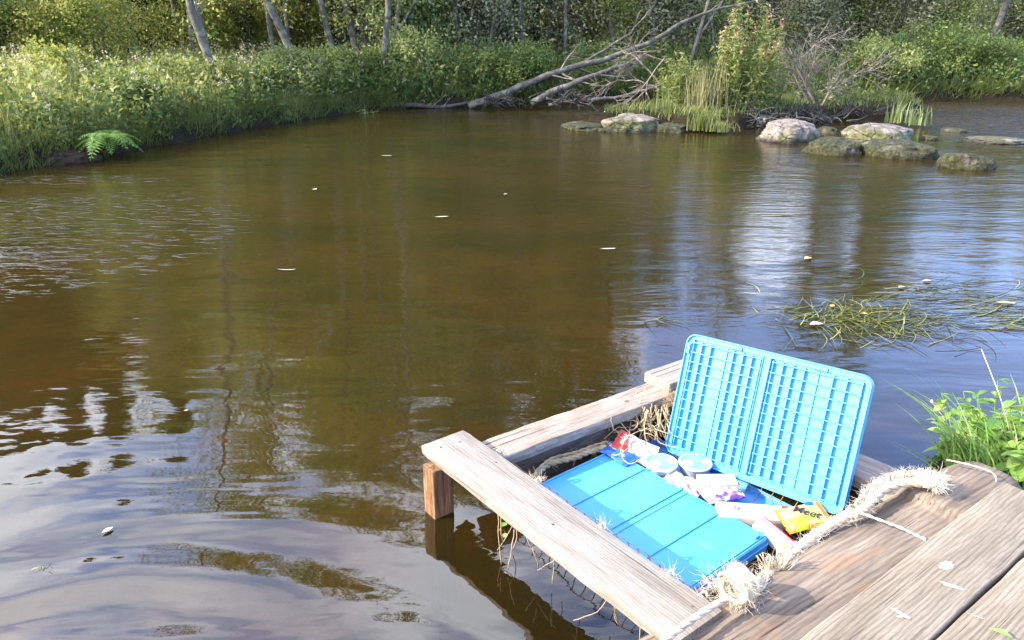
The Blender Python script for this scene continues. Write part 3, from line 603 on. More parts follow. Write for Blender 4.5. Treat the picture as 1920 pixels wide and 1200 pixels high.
# young understorey trees
lowspots = [(150, 16.6, 1, .62), (180, 16.0, 1, .68), (215, 16.4, 1, .72), (275, 16.0, 1, .75), (330, 19.0, 1, .8), (520, 22, 1, .75), (450, 21, 1, .8), (760, 20.5, 0, 1.0), (820, 21.5, 0, 1.05), (890, 22, 2, 1.1), (600, 22, 1, .8), (1060, 23, 2, 1.0), (1130, 22.8, 1, .9),
            (1210, 23.5, 2, 1.0), (1290, 24, 0, .9), (1370, 24.5, 2, 1.0), (1450, 24, 2, .9), (1540, 24.5, 0, .9), (1620, 24, 2, 1.0), (1700, 23.5, 0, .85), (1780, 24.5, 2, 1.0), (1860, 23.5, 0, .9), (1930, 24.5, 2, 1.0), (1985, 23, 0, .9), (960, 23, 0, 1.0)]
for px, D, k, s in lowspots:
    p = azpos(px, D); p.z = gz(p.x, p.y) - 0.05; kk = ['olive', 'yellowing', 'grey green'][k]
    put_tree(low[k], p, kk + ' young tree with thin stems at the edge of the wood', 'young trees at the wood edge, ' + kk, rg.uniform(0, 6.28), s, 'young_tree')
poles = [tree_parts(131, 9, 0.055, (0.10, 0), 0.25, 14, 1.1, 0.10, 4, 4, 0.2, 0.6, 0, 0.07, 'bark', 'leaf_autumn'), tree_parts(132, 9.5, 0.065, (-0.14, 0.03), 0.3, 14, 1.1, 0.10, 4, 4, 0.2, 0.6, 0, 0.09, 'bark', 'leaf_grey'),
         tree_parts(133, 8.5, 0.045, (0.2, 0), 0.25, 12, 1.0, 0.10, 4, 4, 0.2, 0.7, 1, 0.08, 'deadwood', 'leaf_olive')]
polespots = [(300, 17.5, 1), (430, 18.5, 0), (470, 17.2, 1), (575, 18.8, 1), (590, 20.2, 0), (745, 19.5, 2), (770, 20.4, 0), (810, 20.2, 1), (865, 21, 0), (905, 21.5, 2), (985, 22, 1), (1045, 21.6, 0), (1085, 22.4, 2), (1135, 22, 1), (1190, 22.6, 0), (1245, 22, 2)]
for i, (px, D, k) in enumerate(polespots):
    p = azpos(px, D); p.z = gz(p.x, p.y) - 0.05; kk = ['yellow leaved', 'grey leaved', 'pale barked'][k]
    put_tree(poles[k], p, kk + ' thin pole like tree among the undergrowth of the middle bank', 'thin pole trees of the middle bank, ' + kk, rg.uniform(-0.5, 0.5), rg.uniform(.85, 1.1), 'thin_tree')
for i, (px, D, k) in enumerate([(1300, 22.5, 1), (1405, 23, 0), (1560, 23.5, 2), (1665, 23.4, 1), (1690, 22.6, 2), (1770, 23.6, 1), (1925, 23, 2)]):
    p = azpos(px, D); p.z = gz(p.x, p.y) - 0.05; kk = ['yellow leaved', 'grey leaved', 'pale barked'][k]
    put_tree(poles[k], p, kk + ' thin bare sapling among the bushes of the right bank', 'thin saplings of the right bank, ' + kk, rg.uniform(-0.5, 0.5), rg.uniform(.45, .55), 'thin_tree')
def farwood():
    n = 60000; a = RN.uniform(-0.85, 0.95, n); D = RN.uniform(38, 55, n); x = np.tan(a) * D * 0.9; P = np.column_stack([x, D])
    hmax = np.where(x < 6, 16, 5.0) * (0.8 + 0.3 * vnoise(P, 0.25, 3)); z = zland(P) + RN.uniform(0, 1, n) ** 1.1 * hmax
    tag(fol('distant_wood', [leaves(np.column_stack([P, z]), 0.6, RN, 0.7, 0)], M['leaf_grey']), 'distant dim woodland mass closing off the view', 'distant wood', kind='stuff')
farwood()
# bushes breaking up the left meadow edge
for px, py, D, w, h, lm, lab, sd in [
    (300, 200, 12.6, 1.0, .62, 'leaf_green', 'dark leafy bush on the left bank edge right of the bright fern', 11), (420, 205, 14.6, 1.2, .75, 'herb', 'pale leafy bush below the lone leaning tree', 12),
    (520, 190, 15.6, 1.1, .70, 'leaf_green', 'green bush on the bank below the forked tree', 13), (600, 185, 16.9, 1.2, .85, 'leaf_olive', 'olive bush on the bank before the slim grey tree', 14),
    (665, 180, 17.9, 1.3, 1.0, 'leaf_green', 'dense green bush before the twin grey trunks at the bend', 15), (60, 170, 12.4, 1.1, .8, 'leaf_autumn', 'yellowing bush in the meadow at the far left', 16),
    (190, 130, 13.8, 1.3, 1.0, 'leaf_autumn', 'yellow leaved bush behind the bright fern', 17), (745, 188, 18.9, 1.2, .8, 'leaf_green', 'low green bush right of the straight tree at the bend', 18)]:
    p = azpos(px, D); p.z = gz(p.x, p.y); shrub(p, w, h, lab, 400 + sd, lm, 11, 0.07, 12)
# shrubs on the far bank
for px, py, D, w, h, lm, lab, sd in [
    (975, 185, 19.6, 1.9, 1.05, 'leaf_green', 'dense dark green rounded bush behind the foot of the fallen tree', 1),
    (870, 190, 19.4, 1.6, 0.9, 'leaf_green', 'green bush at the water left of the fallen tree foot', 2),
    (1110, 170, 21.3, 1.8, 0.9, 'leaf_olive', 'olive bush seen under the raised fallen trunks', 3),
    (1650, 170, 21.0, 2.4, 1.35, 'leaf_green', 'large green bush on the right bank behind the island tip', 4),
    (1740, 170, 21.4, 2.0, 1.25, 'leaf_green', 'green bush between the large bush and the leaning slender tree', 5),
    (1590, 170, 20.6, 1.6, 1.2, 'leaf_olive', 'olive bush rising behind the dead grey branches', 6),
    (1890, 150, 21.8, 2.2, 1.2, 'leaf_green', 'green bush at the right edge of the photo beyond the leaning tree', 7),
    (790, 180, 19.0, 1.4, 1.3, 'leaf_olive', 'shadowy olive bush right of the straight tree at the bend', 8)]:
    p = azpos(px, D); p.z = gz(p.x, p.y); shrub(p, w, h, lab, 300 + sd, lm, 12, 0.075, 12)

# ---------------------------------------------------------------- island
def isle():
    B = scatter(22000, 1.2, 9, 13, 17.6, 0.16, 3, clump=0.3); patch = vnoise(B[:, :2], 1.0, 8)
    h = 0.17 * (1 + 0.5 * patch); tag(fol('island_grass', [blades(B, h, 0.012, RN, 0.7, (0, -0.1), 3)], M['herb']), 'short green grass covering the small river island', 'grass', kind='stuff')
isle()
def clump(name, px, py, n, h, w, mat, rad, label, cat='grass tuft', lean=0.3, z=0.12, group=None):
    c = up(px, py, z); rng = np.random.default_rng(int(px * 7 + py)); B = np.column_stack([rng.normal(0, rad, n), rng.normal(0, rad * 0.6, n), np.full(n, -0.08)])
    v, f, t = blades(B, h, w, rng, lean, (0, 0), 5, None, 1.8)
    return tag(link(name, mesh(name, v, f, M[mat], False, None, t), None, c), label, cat, group)
clump('reed_tuft', 1243, 225, 26, 0.62, 0.03, 'reed', 0.08, 'tall pale green reed tuft beside the pale slab boulder', 'reeds', 0.18)
clump('reed_tuft', 1217, 215, 10, 0.42, 0.03, 'reed', 0.05, 'small reed tuft left of the tall pale one', 'reeds', 0.2)
clump('grass_tuft', 1320, 235, 260, 0.36, 0.013, 'meadow', 0.13, 'bright green fine grass tuft at the island waterline', 'grass tuft', 0.4)
clump('grass_tuft', 1350, 238, 120, 0.2, 0.013, 'meadow', 0.10, 'low bright grass tuft right of the fine grass tuft', 'grass tuft', 0.6)
clump('reed_tuft', 1688, 222, 40, 0.42, 0.03, 'reed', 0.14, 'pale reed tuft at the right tip of the island', 'reeds', 0.35)
clump('reed_tuft', 1722, 226, 26, 0.33, 0.03, 'reed', 0.10, 'short outermost reed tuft at the right tip of the island', 'reeds', 0.4)
clump('dry_grass', 1320, 210, 110, 1.0, 0.014, 'drygrass', 0.22, 'dry straw coloured tall grass beside the tall leafy willowherb', 'dry grass', 0.25, 0.25)
clump('dry_grass', 1270, 205, 70, 0.7, 0.013, 'drygrass', 0.2, 'shorter dry grass left of the tall straw grass', 'dry grass', 0.35, 0.2)
def willowherb(px, py, Y, n, h, rad, label, seed, tops=True, lm='herb'):
    rg = random.Random(seed); rng = np.random.default_rng(seed); c = upd(px, py, Y); c.z = gz(c.x, c.y); mb = MB(); C = []; T = []; S2 = []
    for i in range(n):
        a, q = rg.uniform(0, 6.283), rad * math.sqrt(rg.random()); hh = h * rg.uniform(0.6, 1.05) * (1.1 - 0.45 * q / rad); b = Vector((math.cos(a) * q, math.sin(a) * q, -0.1))
        pts = rpath(rg, b, (math.cos(a) * 0.12, math.sin(a) * 0.12, 1), hh, 6, 0.05); mb.tube(pts, [0.006] * 6 + [0.002], 3)
        m = int(62 * hh)
        for k in range(m):
            t = 0.12 + 0.85 * k / m; j = min(5, int(t * 6)); p = pts[j].lerp(pts[j + 1], t * 6 - j); C.append(p + Vector((rg.gauss(0, .05), rg.gauss(0, .05), rg.gauss(0, .02)))); T.append(min(1, max(0, 0.35 + 0.4 * t + rg.gauss(0, .15))))
        if tops:
            for k in range(16): S2.append(pts[-1] + Vector((rg.gauss(0, .02), rg.gauss(0, .02), rg.uniform(-0.12, 0.10))))
    o = empty('leafy_plant', c, label, 'plant'); link('stem', mesh('stem', np.array(mb.v), mb.f, M['reed'], False, None, np.full(len(mb.v), 0.4)), o)
    v, f, t = leaves(np.array(C), 0.10, rng, 0.32, 0.3, np.array(T)); link('foliage', mesh('foliage', v, f, M[lm], False, None, t), o)
    if tops:
        v, f, t = leaves(np.array(S2), 0.045, rng, 0.45); link('flower_head', mesh('flower_head', v, f, M['pinkseed'], False, None, t), o)
willowherb(1392, 200, 14.6, 44, 2.05, 0.42, 'tall leafy willowherb with pinkish tops, the highest plant on the island', 41)
willowherb(1440, 200, 15.0, 12, 1.35, 0.25, 'lower leafy plant leaning on the right of the tall willowherb', 42)
willowherb(1275, 205, 14.6, 26, 1.15, 0.4, 'mid height leafy plant on the left half of the island', 43, False)
willowherb(1345, 210, 14.6, 12, 0.9, 0.25, 'small leafy plant at the foot of the tall willowherb', 44, False)
willowherb(1620, 205, 17.0, 22, 0.65, 0.6, 'low fresh green plants on the right half of the island', 45, False)
willowherb(1530, 205, 15.9, 16, 0.85, 0.45, 'grey green weeds growing through the dead shrub', 47, False, 'leaf_grey')
willowherb(690, 215, 16.6, 10, 0.5, 0.16, 'yellow green plant hanging at the waterline of the bend', 46, False)
def rock(name, cx, cy, wpx, hpx, label, seed, mat='rock', flat=1.0):
    # cx, cy: bottom centre in the photo at the waterline; wpx, hpx: seen size
    b = up(cx, cy); D = b.y; w = wpx / F * D * 1.05; hgt = hpx / F * D * 0.80
    import bmesh
    bm = bmesh.new(); bmesh.ops.create_icosphere(bm, subdivisions=5, radius=1)
    for v in bm.verts:
        p = v.co.copy(); n = mn.fractal(p * 1.1 + Vector((seed, 0, 0)), 1.0, 2.1, 5) ; n2 = mn.noise(p * 0.9 + Vector((0, seed, 3)))
        q = p * (1 + 0.20 * n + 0.13 * n2 + 0.07 * abs(mn.noise(p * 2.3 + Vector((seed, 1, 2)))) - 0.05 + 0.07 * mn.fractal(p * 5, 0.8, 2.1, 4))
        if q.z > 0.45: q.z = 0.45 + (q.z - 0.45) * 0.38
        v.co = Vector((q.x * w * 0.52, q.y * w * 0.40, (q.z) * hgt * 1.25))
    me = bpy.data.meshes.new(name); bm.to_mesh(me); bm.free(); me.materials.append(M[mat]); me.polygons.foreach_set('use_smooth', [True] * len(me.polygons))
    return tag(link(name, me, None, (b.x, b.y + w * 0.30, 0.0), (0, 0, seed * 0.3)), label, 'boulder')
rock('boulder', 1195, 246, 126, 40, 'pale flat topped slab boulder at the left end of the island', 3)
rock('boulder', 1100, 243, 105, 14, 'low mossy shelf of rock leftmost in the water', 5, 'mossrock')
rock('boulder', 1255, 247, 90, 22, 'mossy rock hugging the right side of the pale slab boulder', 7, 'mossrock')
rock('boulder', 1335, 247, 75, 14, 'dark low stone under the bright grass tuft', 9, 'mossrock')
rock('boulder', 1425, 238, 66, 34, 'small half mossy boulder left of the largest pink grey boulder', 11)
rock('boulder', 1492, 266, 126, 54, 'large rounded pink grey boulder in the middle of the row', 13)
rock('boulder', 1558, 250, 40, 16, 'small dark stone behind the large rounded boulder', 17, 'mossrock')
rock('boulder', 1571, 291, 90, 40, 'round moss covered boulder in front of the gap in the row', 19, 'mossrock')
rock('boulder', 1665, 268, 138, 42, 'wide smooth pale boulder behind the mossy ones', 23)
rock('boulder', 1705, 298, 120, 42, 'broad mossy boulder with bare grey top before the wide pale one', 29, 'mossrock')
rock('boulder', 1826, 318, 84, 40, 'lone mossy boulder at the right end of the row', 31, 'mossrock')
rock('boulder', 1795, 248, 46, 9, 'tiny green topped stone out in the right channel', 37, 'mossrock')
rock('boulder', 1895, 270, 110, 11, 'long pale stone just breaking the water at the right edge', 41)
for q in [(1290, 246, 46, 13, 'small dark stone under the reeds'), (1368, 244, 52, 12, 'flat dark stone right of the pale stick'), (1398, 240, 40, 14, 'dark stone beside the half mossy boulder'), (1532, 262, 36, 12, 'small stone touching the right of the large rounded boulder'),
          (1620, 262, 40, 14, 'small mossy stone left of the wide pale boulder'), (1748, 262, 34, 10, 'little dark stone just right of the wide pale boulder'), (1150, 248, 50, 10, 'low wet stone in front of the mossy shelf')]:
    rock('boulder', q[0], q[1], q[2], q[3], q[4], q[0] % 50, 'mossrock')
clump('moss_tuft', 1655, 272, 130, 0.12, 0.012, 'meadow', 0.13, 'bright moss and grass growing between the two wide boulders', 'grass tuft', 0.8, 0.08)

# ---------------------------------------------------------------- fallen trees, dead branches, driftwood
def deadtree(name, paths, label, cat, mat='deadwood', nbr=14, blen=0.8, seed=0, side=1, k=8):
    rg = random.Random(seed); base = paths[0][0][0]; root = empty(name, base, label, cat); mb = MB(); tw = MB()
    for pts, r0, r1 in paths:
        P = []
        for i in range(len(pts) - 1):
            for j in range(3): P.append(pts[i].lerp(pts[i + 1], j / 3) + Vector((rg.gauss(0, .01), rg.gauss(0, .01), rg.gauss(0, .012))))
        P.append(pts[-1]); P = [p - base for p in P]; n = len(P); mb.tube(P, [r0 + (r1 - r0) * i / (n - 1) for i in range(n)], k)
        for b in range(nbr):
            i = rg.randint(n // 3, n - 2); a = rg.uniform(0, 6.283); d = (P[i + 1] - P[i]).normalized() * 0.9 + Vector((rg.uniform(-.5, .6) * side, rg.uniform(-.5, .5), rg.uniform(-0.9, 0.8)))
            q = rpath(rg, P[i], d, blen * rg.uniform(0.5, 1.3), 6, 0.2); r = (r0 + (r1 - r0) * i / n) * 0.35; tw.tube(q, [max(r, .008) * (1 - 0.8 * j / 6) for j in range(7)], 4)
            for c in range(3):
                e = rg.randint(2, 5); tw.tube(rpath(rg, q[e], (q[e] - q[e - 1]).normalized() + Vector((rg.uniform(-1, 1), rg.uniform(-.6, .6), rg.uniform(-1, .8))) * 0.8, blen * 0.4, 4, 0.2), [0.008, .006, .005, .004, .003], 3)
    mb.build('trunk', M[mat], root, smooth=True); tw.build('branch', M['deadwood'], root, smooth=True); return root
ln = lambda pl, Y: [upd(x, y, Y + i * 0.12) for i, (x, y) in enumerate(pl)]
deadtree('fallen_tree', [(ln([(880, 200), (925, 183), (1000, 152), (1075, 125), (1130, 113), (1178, 95), (1230, 74)], 17.6), 0.085, 0.05), (ln([(1230, 74), (1275, 42), (1330, 22), (1400, 4), (1450, -8)], 18.3), 0.05, 0.012)],
         'long grey fallen tree slanting up from the water to the right', 'fallen tree', 'bark', 7, 1.0, 61)
deadtree('fallen_tree', [(ln([(995, 195), (1050, 165), (1100, 147), (1152, 126), (1200, 118)], 17.3), 0.075, 0.035)], 'shorter broken fallen trunk below the long slanting one', 'fallen tree', 'bark', 4, 0.6, 62)
deadtree('fallen_branch', [(ln([(1090, 122), (1130, 95), (1180, 65), (1210, 30), (1225, 10)], 18.4), 0.035, 0.012)], 'thin fallen pole crossing above the long slanting trunk', 'branch', 'bark', 5, 0.6, 63)
deadtree('driftwood', [(ln([(1030, 195), (1090, 187), (1150, 184), (1200, 172), (1235, 160)], 17.6), 0.045, 0.02)], 'driftwood pole lying low over the channel near the island', 'driftwood', 'deadwood', 4, 0.6, 64)
deadtree('driftwood', [(ln([(715, 196), (770, 197), (830, 201), (880, 192)], 17.5), 0.06, 0.035)], 'dark driftwood log along the far bank at the bend', 'driftwood', 'darkbark', 2, 0.4, 65)
deadtree('driftwood', [(ln([(1790, 176), (1850, 178), (1930, 178)], 20.6), 0.08, 0.07)], 'long dark log lying along the right bank waterline', 'driftwood', 'darkbark', 3, 0.4, 66)
deadtree('driftwood', [(ln([(1272, 247), (1310, 239), (1360, 232)], 13.35), 0.035, 0.02)], 'pale stick lying on the stones in front of the island', 'driftwood', 'deadwood', 3, 0.3, 67)
deadtree('dead_branches', [(ln([(1245, 165), (1215, 130), (1190, 105), (1165, 95)], 15.6), 0.02, 0.008), (ln([(1250, 175), (1200, 150), (1160, 150), (1120, 170)], 15.8), 0.018, 0.006), (ln([(1260, 120), (1210, 100), (1170, 112)], 15.9), 0.016, 0.006), (ln([(1245, 110), (1200, 170), (1165, 205)], 15.0), 0.016, 0.006), (ln([(1262, 140), (1215, 165), (1180, 200)], 15.2), 0.014, 0.006)],
         'bare pale branches hanging over the channel left of the island', 'dead branches', 'deadwood', 7, 0.55, 68, -1, 5)
deadtree('dead_shrub', [(ln([(1530, 205), (1505, 150), (1480, 90)], 15.6), 0.03, 0.01), (ln([(1535, 205), (1560, 160), (1568, 150)], 15.5), 0.03, 0.012), (ln([(1520, 205), (1490, 140), (1470, 125)], 15.8), 0.02, 0.008), (ln([(1525, 195), (1500, 110), (1545, 72), (1590, 75)], 16.0), 0.018, 0.006), (ln([(1540, 205), (1600, 140), (1640, 130)], 16.0), 0.016, 0.006), (ln([(1510, 205), (1515, 150), (1530, 95)], 15.9), 0.02, 0.007)],
         'bare bleached dead shrub with tangled branches on the island', 'dead shrub', 'deadwood', 20, 0.6, 69, 1, 6)
def rootmass(px, py, Y, w, h, label, seed, n=70):
    rg = random.Random(seed); c = upd(px, py, Y); mb = MB()
    for i in range(n):
        p = Vector((rg.gauss(0, w * .35), rg.gauss(0, w * .2), rg.uniform(-0.05, h * 0.5))); mb.tube(rpath(rg, p, (rg.uniform(-1, 1), rg.uniform(-.6, .3), rg.uniform(-.3, .8)), rg.uniform(.25, .6) * w, 5, 0.35, -0.08), [0.018, .014, .011, .009, .006, .004], 4)
    o = mb.build('tangled_roots', M['darkbark'], None, c, smooth=True); tag(o, label, 'roots')
rootmass(1055, 190, 17.4, 0.9, 0.3, 'tangle of dark roots at the foot of the broken fallen trunk', 71)
rootmass(935, 192, 17.5, 0.5, 0.2, 'small root tangle where the long fallen tree meets the water', 72)
rootmass(1400, 222, 14.3, 1.1, 0.35, 'brown tangle of roots and debris under the tall willowherb', 73)
rootmass(1490, 226, 14.6, 0.9, 0.2, 'brown twigs and debris behind the large rounded boulder', 74)
for k_, (x_, y_, w_) in enumerate([(1455, 232, 0.7), (1530, 222, 0.8), (1620, 215, 0.9), (1690, 212, 0.6), (1300, 232, 0.6), (1240, 228, 0.5)]):
    rootmass(x_, y_, up(x_, y_, .1).y, w_, 0.16, ['brown twig litter below the willowherb and dead shrub', 'brown twig litter in front of the dead shrub', 'washed up twigs along the right half of the island', 'washed up twigs by the reeds at the island tip', 'brown twigs behind the pale stick', 'twigs lodged behind the pale slab boulder'][k_], 90 + k_, 26)
rootmass(1560, 175, 20.5, 0.8, 0.3, 'dark stump and roots on the bank behind the island', 75)
rootmass(1760, 172, 20.8, 1.0, 0.3, 'dark uprooted roots at the end of the long right bank log', 76)

# bank edge stump and fern on the left
def earth_clod(px, py, w, h, label, seed):
    o = rock('earth_mound', px, py, w, h, label, seed, 'rock'); o.data.materials[0] = M['soilclod']; o['category'] = 'earth mound'
M['soilclod'] = simple('dark_soil', (0.03, 0.021, 0.015), 0.95, 0.5, 9, 1.0, Specular_IOR_Level=0.08)
earth_clod(95, 308, 130, 34, 'dark crumbling earth mound at the waterline, lower left bank', 51)
def fern(px, py, z, n, L, label, seed):
    rg = random.Random(seed); c = up(px, py, z); mb = MB()
    for i in range(n):
        a = 2 * math.pi * i / n + rg.uniform(-.3, .3); l = L * rg.uniform(.7, 1.1); el = rg.uniform(0.5, 1.1); side = Vector((-math.sin(a), math.cos(a), 0))
        P = [Vector((math.cos(a) * l * t, math.sin(a) * l * t, l * el * t - l * 1.0 * t * t)) for t in [k / 12 for k in range(13)]]; mb.tube(P, 0.004, 3)
        for k in range(1, 12):
            for sg in (-1, 1):
                w = l * 0.30 * math.sin(math.pi * (0.12 + 0.85 * k / 12)); d = (P[k + 1] - P[k]).normalized() if k < 12 else (P[k] - P[k - 1])
                tip = P[k] + side * sg * w + d * w * 0.35 + Vector((0, 0, -0.15 * w)); m = P[k].lerp(tip, 0.4); mb.add([P[k], m + d * l * 0.035, tip, m - d * l * 0.035], [(0, 1, 2, 3)])
    me = mesh('fern', np.array(mb.v), mb.f, M['bankplant'], False, None, np.random.default_rng(seed).uniform(0.0, 0.55, len(mb.v)))
    tag(link('fern', me, None, c), label, 'fern')
fern(200, 262, 0.26, 26, 0.42, 'bright green fern arching over the left bank edge', 81)
fern(70, 215, 0.5, 22, 0.45, 'fern among the yellow grass at the far left', 82)
fern(345, 215, 0.3, 16, 0.35, 'darker fern on the left bank edge right of the bright one', 83)
fern(1370, 190, 0.4, 16, 0.35, 'small fern at the base of the island willowherb', 84)

# ================================================================ FOREGROUND
YA = math.atan2(-0.875, 0.675)         # direction of the long front plank
YB = math.atan2(0.489, 0.683)
def plank_mb(L, w, t, seed, rough=0.0022, end0=0.0, end1=0.0, k=30, wave=0.004):
    mb = MB(); rings = []; r = min(t, w) * 0.12
    cs = []
    for cx, cy, a0 in ((w / 2 - r, t / 2 - r, 0), (-w / 2 + r, t / 2 - r, 90), (-w / 2 + r, -t / 2 + r, 180), (w / 2 - r, -t / 2 + r, 270)):
        for j in range(4): a = R(a0 + 30 * j); cs.append((cx + math.cos(a) * r, cy + math.sin(a) * r))
    for i in range(k + 1):
        x = L * i / k; f = 1.0
        if i == 0 or i == k: f = 0.97
        ring = []
        for j, (y, z) in enumerate(cs):
            nn = mn.noise(Vector((x * 9, y * 20 + seed, z * 20))) * rough + mn.noise(Vector((x * 30 + 4, seed + (y > 0) * 7, z * 60))) * rough * 0.8
            wv = mn.noise(Vector((x * 2.1, seed * 1.7, 5))) * wave
            e = end0 * (y / w) if i == 0 else end1 * (y / w) if i == k else 0
            ring.append((x + e, y * f + wv + (nn if abs(y) > w * .4 else 0), z * f + wv * 0.5 + nn * 0.6))
        rings.append(ring)
    mb.loft(rings); return mb
def plank(name, p0, yaw, L, w, t, zc, mat, parent, seed, off=0.0, roll=0.0, **kw):
    o = plank_mb(L, w, t, seed, **kw).build(name, M[mat], parent, smooth=True); fuse(o, 40)
    d = Vector((math.cos(yaw), math.sin(yaw), 0)); s = Vector((-d.y, d.x, 0)); loc = Vector((p0[0], p0[1], zc)) + s * off
    if parent: loc -= parent.location
    o.location = loc; o.rotation_euler = (roll, 0, yaw); return o
ZF = 0.23
frame = empty('wooden_pen', (-0.2, 2.3, 0), 'weathered rectangular wooden frame standing in the water around the blue box', 'wooden frame')
A0 = up(835, 823, ZF); A0 = (A0.x, A0.y)
plank('front_plank', (A0[0] - 0.01, A0[1] + 0.01), YA, 1.17, 0.185, 0.036, ZF - 0.018, 'grey_wood', frame, 1)
Bc = (up(905, 833, 0.2) + up(938, 847, 0.2)) / 2
dB = Vector((math.cos(YB), math.sin(YB), 0)); dA = Vector((math.cos(YA), math.sin(YA), 0))
plank('side_rail', (Bc.x - 0.03 * dB.x, Bc.y - 0.03 * dB.y), YB, 0.98, 0.14, 0.045, 0.170, 'rail_wood', frame, 2)
sb = MB()
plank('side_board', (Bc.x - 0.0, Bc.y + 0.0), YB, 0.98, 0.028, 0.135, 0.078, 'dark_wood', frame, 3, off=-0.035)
# corner posts
def post(px, py, w, d, name='corner_post', ztop=0.193, z0=-0.5):
    c = up(px, py, 0); o = MB(); o.box(z0, ztop, -w / 2, w / 2, -d / 2, d / 2)
    ob = o.build(name, M['post_wood'], frame, Vector((c.x, c.y, 0)) - frame.location, bevel=0.004)
    ob.matrix_local = Matrix.Translation(Vector((c.x, c.y, 0)) - frame.location) @ Matrix.Rotation(YA, 4, 'Z') @ Matrix.Rotation(-math.pi / 2, 4, 'Y')
    return ob
post(824, 958, 0.082, 0.07)
# end block and back rail
C0 = up(1245, 705, 0.22)
plank('end_block', (C0.x - 0.04, C0.y - 0.05), YB, 0.24, 0.15, 0.045, 0.212, 'grey_wood', frame, 5)
plank('back_rail', (C0.x + 0.02, C0.y + 0.02), YA, 1.16, 0.15, 0.05, 0.175, 'dark_wood' if False else 'rail_wood', frame, 6)
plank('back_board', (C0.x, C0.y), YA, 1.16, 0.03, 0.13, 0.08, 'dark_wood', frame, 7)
p_ = up(1262, 745, 0.0); po = post(1258, 770, 0.07, 0.07)
# landing stage
dock = empty('wooden_dock', (1.2, 1.3, 0.2), 'brown wooden landing stage with a peeled log edge, bottom right', 'dock')
YL = math.atan2(1.983 - 1.34, 1.514 - 0.655); dL = Vector((math.cos(YL), math.sin(YL), 0)); nL = Vector((dL.y, -dL.x, 0))
e0 = Vector((0.655, 1.34, 0))
def deckplank(o0, o1, start, end, z, seed, mat='deck_wood', th=0.045, name='deck_plank'):
    w = o1 - o0 - 0.006; c = e0 + nL * ((o0 + o1) / 2) + dL * start
    return plank(name, (c.x, c.y), YL, end - start, w, th, z, mat, dock, seed, k=40, wave=0.003)
Lp = (Vector((1.514, 1.983, 0)) - e0).length
deckplank(0.0, 0.185, -1.1, Lp + 0.01, 0.278, 11)
deckplank(0.19, 0.40, -1.1, Lp - 0.05, 0.276, 12)
deckplank(0.405, 0.61, -1.1, Lp + 0.04, 0.279, 13)
deckplank(0.615, 0.82, -1.1, Lp - 0.02, 0.277, 14)
deckplank(0.825, 1.02, -1.1, Lp + 0.02, 0.275, 15)
# peeled log edge
def logedge():
    a = up(1265, 1185, 0.17) + nL * 0.06 - dL * 0.9; b = up(1790, 895, 0.2) + nL * 0.065; L = (b - a).length + 0.13; yaw = math.atan2(b.y - a.y, b.x - a.x)
    mb = MB(); rings = []; n = 90
    for i in range(n + 1):
        x = L * i / n; ring = []; e = 1 if i < n else 0.85
        r = (0.135 + 0.010 * mn.noise(Vector((x * 3, 0, 1)))) * e
        if x > L - 0.36: r *= 1.04
        if x > L - 0.12: r *= 1 - 0.12 * ((x - L + 0.12) / 0.12) ** 2
        for j in range(40):
            t = 2 * math.pi * j / 40; p = Vector((x * 2.2, math.cos(t) * 1.3, math.sin(t) * 1.3)); rr = r * (1 + 0.05 * mn.noise(p) + 0.025 * mn.fractal(p * 3, 1, 2, 3))
            z = math.sin(t) * rr
            cut = 0.085 + 0.010 * mn.noise(Vector((x * 6, 3, 0)))
            if x > L - 0.40: cut = 0.115
            if z > cut: z = cut + (z - cut) * 0.35
            ring.append((x, math.cos(t) * rr * 1.08, z))
        rings.append(ring)
    mb.loft(rings); o = mb.build('edge_log', M['log_wood'], dock, smooth=True); fuse(o, 60)
    o.location = Vector((a.x, a.y, 0.115)) - dock.location; o.rotation_euler = (0, 0, yaw)
    return a, b, yaw
LA, LB, YLOG = logedge()
def support():
    for k, (t, off) in enumerate(((-0.5, 0.3), (0.75, 0.35), (0.75, 0.95))):
        c = e0 + dL * t + nL * off; m = MB(); m.tube([(0, 0, -0.5), (0, 0, 0.252)], 0.06, 12); m.build('dock_post', M['log_wood'], dock, Vector((c.x, c.y, 0)) - dock.location, smooth=True)
support()
# pale scars on the deck
def scar(px, py, w, h, seed, rot=0.0):
    rg = random.Random(seed); c = up(px, py, 0.3015); n = 18; mb = MB()
    P = [(math.cos(6.283 * i / n) * w * rg.uniform(.6, 1.1), math.sin(6.283 * i / n) * h * rg.uniform(.6, 1.1), 0.0) for i in range(n)]
    mb.add(P + [(0, 0, 0.0012)], [(i, (i + 1) % n, n) for i in range(n)]); mb.build('bare_patch', M['scar'], dock, c - dock.location, (0, 0, rot), smooth=True)
M['scar'] = wood('pale_scar', (0.26, 0.20, 0.16), (0.34, 0.28, 0.225), (0.42, 0.36, 0.30), (0.38, 0.3, 0.22), patch=0.2)

